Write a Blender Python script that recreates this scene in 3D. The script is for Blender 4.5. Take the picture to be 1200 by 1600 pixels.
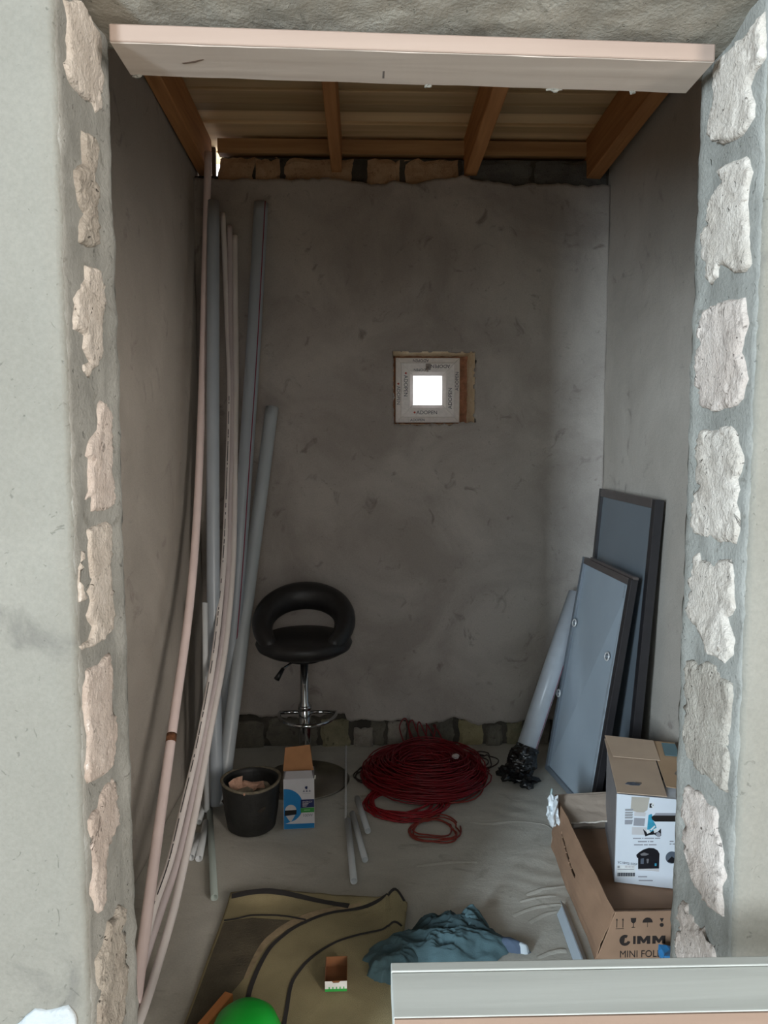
import bpy, bmesh, math, random
from mathutils import Vector, Matrix, noise, Euler
random.seed(7)
PI = math.pi
scene = bpy.context.scene
C = scene.collection
for o in list(bpy.data.objects): bpy.data.objects.remove(o)

# ------------------------------------------------------------------ camera, light, exposure
cam_d = bpy.data.cameras.new('camera'); cam = bpy.data.objects.new('camera', cam_d); C.objects.link(cam)
cam_d.sensor_fit = 'VERTICAL'; cam_d.sensor_height = 36.0; cam_d.lens = 1155*36/1600.0; cam_d.clip_start = 0.01
cam.location = (0, 0, 1.5)
cam.rotation_euler = (PI/2 - math.atan(100/1155.0), 0, -math.atan(30/1155.0))
scene.camera = cam
w = bpy.data.worlds.new('sky'); scene.world = w; w.use_nodes = True
w.node_tree.nodes['Background'].inputs[0].default_value = (0.93, 0.95, 1.0, 1)
w.node_tree.nodes['Background'].inputs[1].default_value = 4.0
scene.view_settings.view_transform = 'Standard'; scene.view_settings.look = 'None'
scene.view_settings.exposure = 0.15; scene.view_settings.gamma = 1.0
scene.view_settings.use_curve_mapping = False
def area(name, loc, target, sx, sy, power, col):
    l = bpy.data.lights.new(name, 'AREA'); l.shape = 'RECTANGLE'; l.size = sx; l.size_y = sy
    l.energy = power; l.color = col
    o = bpy.data.objects.new(name, l); C.objects.link(o); o.location = loc
    o.rotation_euler = (Vector(target)-Vector(loc)).to_track_quat('-Z', 'Y').to_euler()
    return o
# daylight entering the outer room through the windows in its left and right walls
area('left_window_daylight', (-2.62, -3.0, 1.85), (0, -3.0, 1.85), 0.8, 2.3, 640, (0.73, 0.88, 1.0))
area('right_window_daylight', (2.62, -2.7, 1.85), (0, -2.7, 1.85), 1.4, 2.3, 290, (1.0, 0.92, 0.84))
area('rear_fill_light', (0.1, -3.52, 2.1), (0.1, 0, 2.1), 1.0, 1.6, 6, (1.0, 0.95, 0.90))  # weak fill light added to lift the back wall and floor

# ------------------------------------------------------------------ materials
MATS = {}
def newmat(name):
    m = bpy.data.materials.new(name); m.use_nodes = True; nt = m.node_tree
    return m, nt, nt.nodes['Principled BSDF']
def col4(c): return (c[0], c[1], c[2], 1)
def srgb(r, g, b):
    f = lambda v: (v/255/12.92) if v/255 <= 0.04045 else ((v/255+0.055)/1.055)**2.4
    return (f(r), f(g), f(b))
def plain(name, c, rough=0.6, metal=0.0, spec=0.5, var=0.12, vscale=25, bump=0.0, bscale=120, coat=0.0):
    if name in MATS: return MATS[name]
    m, nt, b = newmat(name); N = nt.nodes; L = nt.links
    tc = N.new('ShaderNodeTexCoord'); n = N.new('ShaderNodeTexNoise'); n.inputs['Scale'].default_value = vscale; n.inputs['Detail'].default_value = 5
    L.new(tc.outputs['Object'], n.inputs['Vector'])
    r = N.new('ShaderNodeValToRGB')
    r.color_ramp.elements[0].position = 0.3; r.color_ramp.elements[1].position = 0.7
    r.color_ramp.elements[0].color = col4([v*(1-var) for v in c]); r.color_ramp.elements[1].color = col4([min(1, v*(1+var)) for v in c])
    L.new(n.outputs['Fac'], r.inputs['Fac']); L.new(r.outputs['Color'], b.inputs['Base Color'])
    b.inputs['Roughness'].default_value = rough; b.inputs['Metallic'].default_value = metal
    b.inputs['Specular IOR Level'].default_value = spec; b.inputs['Coat Weight'].default_value = coat
    if bump:
        n2 = N.new('ShaderNodeTexNoise'); n2.inputs['Scale'].default_value = bscale; n2.inputs['Detail'].default_value = 6
        L.new(tc.outputs['Object'], n2.inputs['Vector'])
        bm = N.new('ShaderNodeBump'); bm.inputs['Strength'].default_value = bump; bm.inputs['Distance'].default_value = 0.01
        L.new(n2.outputs['Fac'], bm.inputs['Height']); L.new(bm.outputs['Normal'], b.inputs['Normal'])
    MATS[name] = m; return m
def plaster(name, c1, c2, c3, big=1.6, bump=0.4, pits=0.35, streak=(1, 1, 1), fine=60):
    """c1/c2 large mottling, c3 smears and small scars; bump of trowel marks, grit and pits"""
    if name in MATS: return MATS[name]
    m, nt, b = newmat(name); N = nt.nodes; L = nt.links
    g = N.new('ShaderNodeNewGeometry'); mp = N.new('ShaderNodeMapping'); mp.inputs['Scale'].default_value = streak
    L.new(g.outputs['Position'], mp.inputs['Vector'])
    def noi(s, d, dist=0.0, src=mp):
        n = N.new('ShaderNodeTexNoise'); n.inputs['Scale'].default_value = s; n.inputs['Detail'].default_value = d
        n.inputs['Distortion'].default_value = dist; n.inputs['Roughness'].default_value = 0.6
        L.new(src.outputs[0], n.inputs['Vector']); return n
    def ramp(n, p0, p1, a=(0, 0, 0, 1), z=(1, 1, 1, 1)):
        r = N.new('ShaderNodeValToRGB'); r.color_ramp.elements[0].position = p0; r.color_ramp.elements[1].position = p1
        r.color_ramp.elements[0].color = a; r.color_ramp.elements[1].color = z
        L.new(n.outputs[0], r.inputs['Fac']); return r
    a = noi(big, 6, 0.6); r1 = ramp(a, 0.38, 0.62, col4(c1), col4(c2))
    s = noi(big*4.3, 8, 1.2); rs = ramp(s, 0.60, 0.72)
    mx = N.new('ShaderNodeMix'); mx.data_type = 'RGBA'; L.new(rs.outputs[0], mx.inputs[0]); L.new(r1.outputs[0], mx.inputs[6]); mx.inputs[7].default_value = col4(c3)
    fn = noi(fine*3, 4); rf = ramp(fn, 0.3, 0.7, (0.92, 0.92, 0.92, 1), (1.05, 1.05, 1.05, 1))
    mu = N.new('ShaderNodeMix'); mu.data_type = 'RGBA'; mu.blend_type = 'MULTIPLY'; mu.inputs[0].default_value = 1
    L.new(mx.outputs[2], mu.inputs[6]); L.new(rf.outputs[0], mu.inputs[7])
    v = noi(38, 3, 2.0); rv = ramp(v, 0.66, 0.72)
    pm = N.new('ShaderNodeMix'); pm.data_type = 'RGBA'
    sc = N.new('ShaderNodeMath'); sc.operation = 'MULTIPLY'; sc.inputs[1].default_value = pits; L.new(rv.outputs[0], sc.inputs[0])
    L.new(sc.outputs[0], pm.inputs[0]); L.new(mu.outputs[2], pm.inputs[6]); pm.inputs[7].default_value = col4([x*0.45 for x in c1])
    L.new(pm.outputs[2], b.inputs['Base Color'])
    b.inputs['Roughness'].default_value = 0.92; b.inputs['Specular IOR Level'].default_value = 0.2
    t = noi(7, 5, 0.8); ad = N.new('ShaderNodeMath'); ad.operation = 'MULTIPLY_ADD'; ad.inputs[1].default_value = 0.25
    L.new(fn.outputs[0], ad.inputs[0]); L.new(t.outputs[0], ad.inputs[2])
    sb = N.new('ShaderNodeMath'); sb.operation = 'SUBTRACT'; L.new(ad.outputs[0], sb.inputs[0]); L.new(sc.outputs[0], sb.inputs[1])
    bp = N.new('ShaderNodeBump'); bp.inputs['Strength'].default_value = bump; bp.inputs['Distance'].default_value = 0.012
    L.new(sb.outputs[0], bp.inputs['Height']); L.new(bp.outputs['Normal'], b.inputs['Normal'])
    MATS[name] = m; return m
def wood(name, c1, c2, axis='X', scale=6, rough=0.75):
    if name in MATS: return MATS[name]
    m, nt, b = newmat(name); N = nt.nodes; L = nt.links
    tc = N.new('ShaderNodeTexCoord'); mp = N.new('ShaderNodeMapping'); L.new(tc.outputs['Object'], mp.inputs['Vector'])
    s = [1.0, 1.0, 1.0]; s['XYZ'.index(axis)] = 0.06; mp.inputs['Scale'].default_value = s
    oi = N.new('ShaderNodeObjectInfo'); ml = N.new('ShaderNodeMath'); ml.operation = 'MULTIPLY'; ml.inputs[1].default_value = 40; L.new(oi.outputs['Random'], ml.inputs[0])
    n = N.new('ShaderNodeTexNoise'); n.noise_dimensions = '4D'; n.inputs['Scale'].default_value = scale*6; n.inputs['Detail'].default_value = 8; n.inputs['Distortion'].default_value = 0.5
    L.new(mp.outputs[0], n.inputs['Vector']); L.new(ml.outputs[0], n.inputs['W'])
    r = N.new('ShaderNodeValToRGB'); r.color_ramp.elements[0].position = 0.32; r.color_ramp.elements[1].position = 0.68
    r.color_ramp.elements[0].color = col4(c1); r.color_ramp.elements[1].color = col4(c2)
    L.new(n.outputs['Fac'], r.inputs['Fac'])
    hv = N.new('ShaderNodeHueSaturation'); mr = N.new('ShaderNodeMapRange'); mr.inputs[3].default_value = 0.72; mr.inputs[4].default_value = 1.2
    L.new(oi.outputs['Random'], mr.inputs[0]); L.new(mr.outputs[0], hv.inputs['Value']); L.new(r.outputs[0], hv.inputs['Color'])
    L.new(hv.outputs[0], b.inputs['Base Color'])
    b.inputs['Roughness'].default_value = rough; b.inputs['Specular IOR Level'].default_value = 0.25
    bp = N.new('ShaderNodeBump'); bp.inputs['Strength'].default_value = 0.25; bp.inputs['Distance'].default_value = 0.004
    L.new(n.outputs['Fac'], bp.inputs['Height']); L.new(bp.outputs['Normal'], b.inputs['Normal'])
    MATS[name] = m; return m

# ------------------------------------------------------------------ geometry helpers
def obj(name, bm_or_me, mat, parent=None, smooth=False):
    if isinstance(bm_or_me, bmesh.types.BMesh):
        me = bpy.data.meshes.new(name); bmesh.ops.recalc_face_normals(bm_or_me, faces=bm_or_me.faces[:]); bm_or_me.to_mesh(me); bm_or_me.free()
    else: me = bm_or_me
    if mat is not None and not me.materials: me.materials.append(mat)
    if smooth:
        for p in me.polygons: p.use_smooth = True
    o = bpy.data.objects.new(name, me); C.objects.link(o); o.parent = parent
    return o
def tag(o, label, cat, group=None):
    o['label'] = label; o['category'] = cat
    if group: o['group'] = group
    return o
def thing(name, label, cat, loc=(0, 0, 0), rot=(0, 0, 0), group=None):
    o = bpy.data.objects.new(name, None); C.objects.link(o); o.location = loc; o.rotation_euler = rot; o.empty_display_size = 0.05
    return tag(o, label, cat, group)
def struct(o, label=None):
    o['kind'] = 'structure'
    if label: o['label'] = label
    return o
def add_box(bm, x0, x1, y0, y1, z0, z1, M=None):
    vs = [bm.verts.new((x, y, z)) for z in (z0, z1) for y in (y0, y1) for x in (x0, x1)]
    for f in ((0, 2, 3, 1), (4, 5, 7, 6), (0, 1, 5, 4), (2, 6, 7, 3), (0, 4, 6, 2), (1, 3, 7, 5)):
        bm.faces.new([vs[i] for i in f])
    if M:
        for v in vs: v.co = M @ v.co
    return vs
def box(name, x0, x1, y0, y1, z0, z1, mat, parent=None, bev=0.0, M=None):
    bm = bmesh.new(); add_box(bm, x0, x1, y0, y1, z0, z1, M)
    if bev: bmesh.ops.bevel(bm, geom=bm.edges[:], offset=bev, segments=2, affect='EDGES', profile=0.6)
    return obj(name, bm, mat, parent)
def spline(pts, n=8):
    P = [Vector(p) for p in pts]; out = []
    for i in range(len(P)-1):
        a = P[max(i-1, 0)]; b = P[i]; c = P[i+1]; d = P[min(i+2, len(P)-1)]
        for k in range(n):
            t = k/n; t2 = t*t; t3 = t2*t
            out.append(0.5*((2*b)+(c-a)*t+(2*a-5*b+4*c-d)*t2+(3*b-a-3*c+d)*t3))
    out.append(P[-1]); return out
def add_tube(bm, pts, r, seg=10, caps=True, closed=False, hollow=0.0, flat=None):
    pts = [Vector(p) for p in pts]; n = len(pts); rings = []
    rf = r if callable(r) else (lambda t: r)
    prev = None
    for i, p in enumerate(pts):
        if closed: d = (pts[(i+1) % n]-pts[i-1]).normalized()
        else: d = (pts[min(i+1, n-1)]-pts[max(i-1, 0)]).normalized()
        if prev is None:
            a = d.orthogonal().normalized()
        else:
            a = prev - d*prev.dot(d)
            a = a.normalized() if a.length > 1e-6 else d.orthogonal().normalized()
        prev = a; b = d.cross(a); rr = rf(i/max(1, n-1))
        rings.append([bm.verts.new(p+(a*math.cos(2*PI*k/seg)+b*math.sin(2*PI*k/seg))*rr) for k in range(seg)])
    m = n if closed else n-1
    for i in range(m):
        A, B = rings[i], rings[(i+1) % n]
        for k in range(seg): bm.faces.new((A[k], A[(k+1) % seg], B[(k+1) % seg], B[k]))
    if caps and not closed:
        for ring, di in ((rings[0], 0), (rings[-1], -1)):
            if hollow > 0:
                c = sum((v.co for v in ring), Vector())/seg
                d = (pts[1]-pts[0]).normalized() if di == 0 else (pts[-2]-pts[-1]).normalized()
                inn = [bm.verts.new(c+(v.co-c)*hollow) for v in ring]
                dep = [bm.verts.new(c+(v.co-c)*hollow+d*0.03) for v in ring]
                for k in range(seg):
                    k2 = (k+1) % seg
                    bm.faces.new((ring[k], ring[k2], inn[k2], inn[k])); bm.faces.new((inn[k], inn[k2], dep[k2], dep[k]))
                bm.faces.new(dep)
            else: bm.faces.new(ring)
    return rings
def tube(name, pts, r, mat, parent=None, seg=10, hollow=0.0, closed=False):
    bm = bmesh.new(); add_tube(bm, pts, r, seg, True, closed, hollow); o = obj(name, bm, mat, parent, True)
    return o
def lathe(name, prof, mat, parent=None, seg=32, loc=(0, 0, 0)):
    bm = bmesh.new(); rings = []
    for r, z in prof:
        rings.append([bm.verts.new((loc[0]+max(r, 1e-4)*math.cos(2*PI*k/seg), loc[1]+max(r, 1e-4)*math.sin(2*PI*k/seg), loc[2]+z)) for k in range(seg)])
    for a, b in zip(rings, rings[1:]):
        for k in range(seg): bm.faces.new((a[k], a[(k+1) % seg], b[(k+1) % seg], b[k]))
    bm.faces.new(rings[0]); bm.faces.new(rings[-1])
    return obj(name, bm, mat, parent, True)
def fbm(x, y, z, s, o=4): return noise.fractal(Vector((x*s, y*s, z*s)), 0.9, 2.0, o)
def grid(fn, nu, nv, bm=None, solid=0.0):
    bm = bm or bmesh.new()
    vs = [[bm.verts.new(fn(i/nu, j/nv)) for j in range(nv+1)] for i in range(nu+1)]
    for i in range(nu):
        for j in range(nv): bm.faces.new((vs[i][j], vs[i+1][j], vs[i+1][j+1], vs[i][j+1]))
    return bm
def solidify(o, t, off=-1):
    m = o.modifiers.new('thickness', 'SOLIDIFY'); m.thickness = t; m.offset = off; return o
def chunk(name, poly, frame, depth, mat, parent, rough=0.004, sub=0.0075):
    """a broken stone face: outline poly (u,v) mapped by frame(u,v,h); filled with a fine rough cap and a rim going back into the wall"""
    bm = bmesh.new(); n = len(poly)
    pts = []
    for i in range(n):
        a = Vector(poly[i]); b = Vector(poly[(i+1) % n]); k = max(1, int((b-a).length/sub))
        for t in range(k): pts.append(a.lerp(b, t/k))
    pts = [p + Vector((fbm(p.x, p.y, 3.1, 90), fbm(p.x, p.y, 8.7, 90)))*0.002 for p in pts]
    vs = [bm.verts.new((p.x, p.y, 0)) for p in pts]
    f = bm.faces.new(vs); bmesh.ops.triangulate(bm, faces=[f])
    for _ in range(3):
        es = [e for e in bm.edges if e.calc_length() > sub*1.3]
        if es:
            bmesh.ops.subdivide_edges(bm, edges=es, cuts=1); bmesh.ops.triangulate(bm, faces=bm.faces[:])
    bmesh.ops.beautify_fill(bm, faces=bm.faces[:], edges=bm.edges[:])
    bd = set(v for e in bm.edges if e.is_boundary for v in e.verts)
    for v in bm.verts:
        v.co.z = (0.0 if v in bd else 0.6*depth + rough*(fbm(v.co.x, v.co.y, 1.3, 40)*0.8+0.3) + 0.0016*noise.noise(Vector((v.co.x*170, v.co.y*170, 2.0))))
    be = [e for e in bm.edges if e.is_boundary]
    r = bmesh.ops.extrude_edge_only(bm, edges=be)
    for v in r['geom']:
        if isinstance(v, bmesh.types.BMVert): v.co.z -= 0.02
    for v in bm.verts: v.co = Vector(frame(v.co.x, v.co.y, v.co.z))
    return obj(name, bm, mat, parent, True)
def poly_plate(name, pts, M, mat, parent, h=0.0006):
    """flat print or sheet: 2-D outline with a little thickness, placed by matrix M"""
    bm = bmesh.new(); vs = [bm.verts.new((p[0], p[1], 0)) for p in pts]; f = bm.faces.new(vs)
    r = bmesh.ops.extrude_face_region(bm, geom=[f])
    for v in r['geom']:
        if isinstance(v, bmesh.types.BMVert): v.co.z += h
    for v in bm.verts: v.co = M @ v.co
    return obj(name, bm, mat, parent)
def text(name, s, size, M, mat, parent, align='LEFT', bold=0.0):
    cu = bpy.data.curves.new('t', 'FONT'); cu.body = s; cu.size = size; cu.align_x = align; cu.offset = bold; cu.extrude = 0.0003; cu.resolution_u = 3
    t = bpy.data.objects.new('t', cu); C.objects.link(t)
    dg = bpy.context.evaluated_depsgraph_get(); dg.update()
    me = bpy.data.meshes.new_from_object(t.evaluated_get(dg)); bpy.data.objects.remove(t)
    me.transform(M); me.materials.clear()
    return obj(name, me, mat, parent)
def face_m(origin, ux, uz):
    """matrix whose local x,y lie along ux,uz on a face; local z is its outward normal"""
    ux = Vector(ux).normalized(); uz = Vector(uz).normalized(); n = ux.cross(uz)
    M = Matrix((ux, uz, n)).transposed().to_4x4(); M.translation = Vector(origin); return M
def quadpt(Q, u, v, n=0.0):
    a, b, c, d = Q; p = (a*(1-u)+b*u)*(1-v)+(d*(1-u)+c*u)*v
    nn = ((b-a).cross(d-a)).normalized(); return p+nn*n
def quadbox(name, Q, u0, u1, v0, v1, n0, n1, mat, parent):
    bm = bmesh.new(); vs = [bm.verts.new(quadpt(Q, u, v, n)) for n in (n0, n1) for v in (v0, v1) for u in (u0, u1)]
    for f in ((0, 2, 3, 1), (4, 5, 7, 6), (0, 1, 5, 4), (2, 6, 7, 3), (0, 4, 6, 2), (1, 3, 7, 5)): bm.faces.new([vs[i] for i in f])
    bmesh.ops.bevel(bm, geom=bm.edges[:], offset=0.0015, segments=1, affect='EDGES')
    return obj(name, bm, mat, parent)

# ------------------------------------------------------------------ palette
M_FRONT = plaster('front_plaster', srgb(119, 117, 109), srgb(129, 127, 119), srgb(109, 107, 101), big=1.4, bump=0.3, pits=0.5)
M_MORTAR = plaster('jamb_mortar', srgb(138, 137, 131), srgb(158, 157, 151), srgb(120, 118, 111), big=5, bump=0.6, pits=0.45)
M_LINTEL = plaster('lintel_concrete', srgb(138, 134, 124), srgb(156, 151, 140), srgb(116, 112, 102), big=5, bump=0.6, pits=0.4)
M_STONE = plaster('pale_limestone', srgb(188, 178, 167), srgb(205, 196, 186), srgb(158, 146, 135), big=14, bump=1.0, pits=0.5)
M_STONE2 = plaster('pinkish_limestone', srgb(188, 174, 164), srgb(203, 191, 182), srgb(162, 148, 139), big=9, bump=1.0, pits=0.5)
M_STONE3 = plaster('grey_rubble_stone', srgb(160, 151, 140), srgb(178, 170, 159), srgb(132, 124, 114), big=12, bump=1.2, pits=0.6)
M_IN = plaster('room_plaster', srgb(164, 155, 148), srgb(186, 178, 170), srgb(142, 133, 126), big=2.2, bump=0.35, pits=0.3)
M_INL = plaster('side_plaster', srgb(176, 168, 158), srgb(192, 184, 174), srgb(160, 150, 142), big=1.6, bump=0.3, pits=0.25)
M_DARKM = plaster('dark_mortar', srgb(70, 66, 60), srgb(96, 90, 82), srgb(50, 47, 44), big=6, bump=0.6, pits=0.4)
M_FLOOR = plaster('screed_floor', srgb(182, 178, 168), srgb(202, 198, 188), srgb(170, 165, 154), big=1.8, bump=0.3, pits=0.10, streak=(0.85, 1.35, 1))
M_OUT = plaster('outer_plaster', srgb(112, 112, 108), srgb(122, 122, 118), srgb(102, 102, 98), big=1.2, bump=0.2, pits=0.2)
W_RAFTER = wood('rafter_wood', srgb(164, 112, 70), srgb(196, 142, 94), 'Y')
W_PLANK = wood('roof_plank_wood', srgb(186, 156, 114), srgb(236, 206, 162), 'X', 1.6)
W_PURLIN = wood('purlin_wood', srgb(172, 128, 88), srgb(200, 158, 114), 'X')
W_BOARD = wood('pale_sawn_wood', srgb(176, 163, 153), srgb(196, 184, 174), 'X', 4)
W_BENCH = wood('greyed_plank_wood', srgb(172, 174, 169), srgb(188, 190, 185), 'X', 3)
W_FRESH = wood('fresh_sawn_wood', srgb(142, 120, 105), srgb(158, 135, 119), 'X', 5)
M_GLARE = plaster('glare_bright_plaster_edge', srgb(236, 214, 180), srgb(248, 232, 206), srgb(222, 190, 150), big=14, bump=1.0, pits=0.4)  # cream reveal plaster with the window glare put into its very bright colour

XL, XR, YF, YI = -0.400, 0.540, 1.02, 1.23       # doorway jambs, outer and inner face of the front wall
WL, WR, WB = -0.80, 1.17, 3.60                   # the small room
# ------------------------------------------------------------------ front wall with the doorway
def sweep_pier(sign, xin, xout):
    sec = []
    for t in (1.0, .6, .35, .2, .12, .08, .05, .03, .015, .005): sec.append((xin + (xout-xin)*t, YF, 'f'))
    sec.append((xin, YF+0.004, 'c'))
    k = 13
    for i in range(1, k): sec.append((xin, YF + (YI-YF)*i/k, 'j'))
    sec.append((xin, YI-0.003, 'c')); sec.append((xin + sign*0.012, YI, 'f'))
    for t in (.1, .3, 1.0): sec.append((xin + (xout-xin)*t, YI, 'f'))
    nz = 280; bm = bmesh.new(); rows = []; H = 3.22
    for j in range(nz+1):
        z = H*j/nz; row = []
        for x, y, k_ in sec:
            a = 0.0025*fbm(x, y, z, 14, 3)
            if k_ == 'c': a2 = 0.006*fbm(x+5*y, y, z, 28, 4); p = (x+sign*abs(a2)*0.8, y+a, z)
            elif k_ == 'j':
                lip = 0.004 if (y > YI-0.035) else 0.0
                p = (x - sign*(lip - 0.004*fbm(y, z, 2.2, 22, 4)), y, z)
            else: p = (x, y + a, z)
            row.append(bm.verts.new(p))
        rows.append(row)
    mi = []
    for j in range(nz):
        for i in range(len(sec)-1):
            f = bm.faces.new((rows[j][i], rows[j][i+1], rows[j+1][i+1], rows[j+1][i])); f.smooth = True
            f.material_index = 1 if (10 <= i < 24) else 0
    return bm
bmL = sweep_pier(-1, XL, -2.6); bmR = sweep_pier(1, XR, 2.6)
me = bpy.data.meshes.new('r'); bmR.to_mesh(me); bmR.free(); bmL.from_mesh(me)
wf = obj('wall_front', bmL, M_FRONT); wf.data.materials.append(M_MORTAR); struct(wf, 'plastered wall around the doorway with broken stone jambs')
def lintel_fn(u, v):
    x = XL-0.012 + (XR-XL+0.024)*u
    base = 2.125 + (x-XL)/(XR-XL)*(-0.036)
    if v < 0.4: y = YF; z = 3.22 + (base+0.026-3.22)*(v/0.4)
    elif v < 0.9: t = (v-.4)/.5; y = YF + 0.004 + (YI-YF-.004)*t; z = base + 0.026*(1-t)**1.5
    else: y = YI; z = base + (v-.9)/.1*(3.22-base)
    n = fbm(x, y, z, 20, 4)
    return (x, y + (0.0025*fbm(x, y, z, 14, 3) if v < 0.4 else 0.002*n), z + (0.003*n if v >= 0.4 else 0))
li = obj('lintel', grid(lintel_fn, 120, 60), M_LINTEL, wf, True); li.data.materials.append(M_FRONT)
for p in li.data.polygons:
    if p.index % 60 < 24: p.material_index = 1
li['label'] = 'rough grey concrete lintel'
LSTONES = [
  [(1.046,2.092),(1.107,2.127),(1.139,2.124),(1.183,2.122),(1.189,2.113),(1.185,2.075),(1.190,2.053),(1.178,2.030),(1.179,2.009),(1.150,1.990),(1.141,2.004),(1.111,1.995),(1.074,1.992),(1.054,1.996),(1.041,2.009),(1.058,2.024),(1.060,2.057)],
  [(1.097,1.946),(1.136,1.957),(1.156,1.951),(1.153,1.921),(1.134,1.895),(1.150,1.886),(1.151,1.857),(1.152,1.828),(1.146,1.802),(1.118,1.790),(1.073,1.787),(1.075,1.808),(1.093,1.832),(1.072,1.841),(1.065,1.862),(1.064,1.881),(1.102,1.904),(1.095,1.925)],
  [(1.095,1.760),(1.140,1.767),(1.166,1.748),(1.170,1.723),(1.161,1.695),(1.151,1.669),(1.149,1.640),(1.127,1.621),(1.100,1.611),(1.093,1.601),(1.070,1.610),(1.073,1.618),(1.101,1.625),(1.072,1.642),(1.080,1.659),(1.063,1.662),(1.045,1.661),(1.044,1.679),(1.054,1.698),(1.049,1.704),(1.075,1.729),(1.094,1.742)],
  [(1.139,1.571),(1.156,1.566),(1.180,1.560),(1.180,1.525),(1.179,1.475),(1.182,1.424),(1.177,1.409),(1.134,1.405),(1.088,1.408),(1.087,1.430),(1.065,1.427),(1.081,1.438),(1.080,1.465),(1.085,1.486),(1.073,1.489),(1.088,1.512),(1.118,1.528),(1.121,1.555)],
  [(1.067,1.383),(1.146,1.387),(1.167,1.380),(1.162,1.325),(1.164,1.273),(1.164,1.235),(1.152,1.215),(1.115,1.209),(1.076,1.210),(1.033,1.217),(1.025,1.223),(1.064,1.222),(1.078,1.238),(1.055,1.260),(1.066,1.278),(1.055,1.295),(1.072,1.310),(1.065,1.332),(1.065,1.363)],
  [(1.040,1.357),(1.055,1.352),(1.041,1.334),(1.036,1.312),(1.052,1.291),(1.048,1.283),(1.028,1.286),(1.028,1.316)],
  [(1.039,1.185),(1.060,1.183),(1.086,1.180),(1.113,1.184),(1.141,1.182),(1.145,1.150),(1.146,1.118),(1.150,1.083),(1.159,1.059),(1.154,1.037),(1.135,1.001),(1.096,1.003),(1.064,1.011),(1.036,1.020),(1.028,1.032),(1.036,1.090),(1.032,1.138)],
  [(1.130,0.984),(1.144,0.971),(1.148,0.939),(1.157,0.911),(1.152,0.895),(1.121,0.890),(1.103,0.885),(1.094,0.864),(1.090,0.828),(1.085,0.806),(1.058,0.808),(1.043,0.823),(1.037,0.859),(1.042,0.885),(1.033,0.924),(1.034,0.965),(1.053,0.969),(1.069,0.966),(1.081,0.980),(1.102,0.985)],
  [(1.144,0.767),(1.166,0.748),(1.160,0.729),(1.168,0.688),(1.172,0.637),(1.173,0.608),(1.151,0.597),(1.142,0.579),(1.113,0.564),(1.041,0.626),(1.039,0.678),(1.056,0.685),(1.039,0.706),(1.045,0.744),(1.073,0.749),(1.089,0.774),(1.124,0.759)],
]
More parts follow.
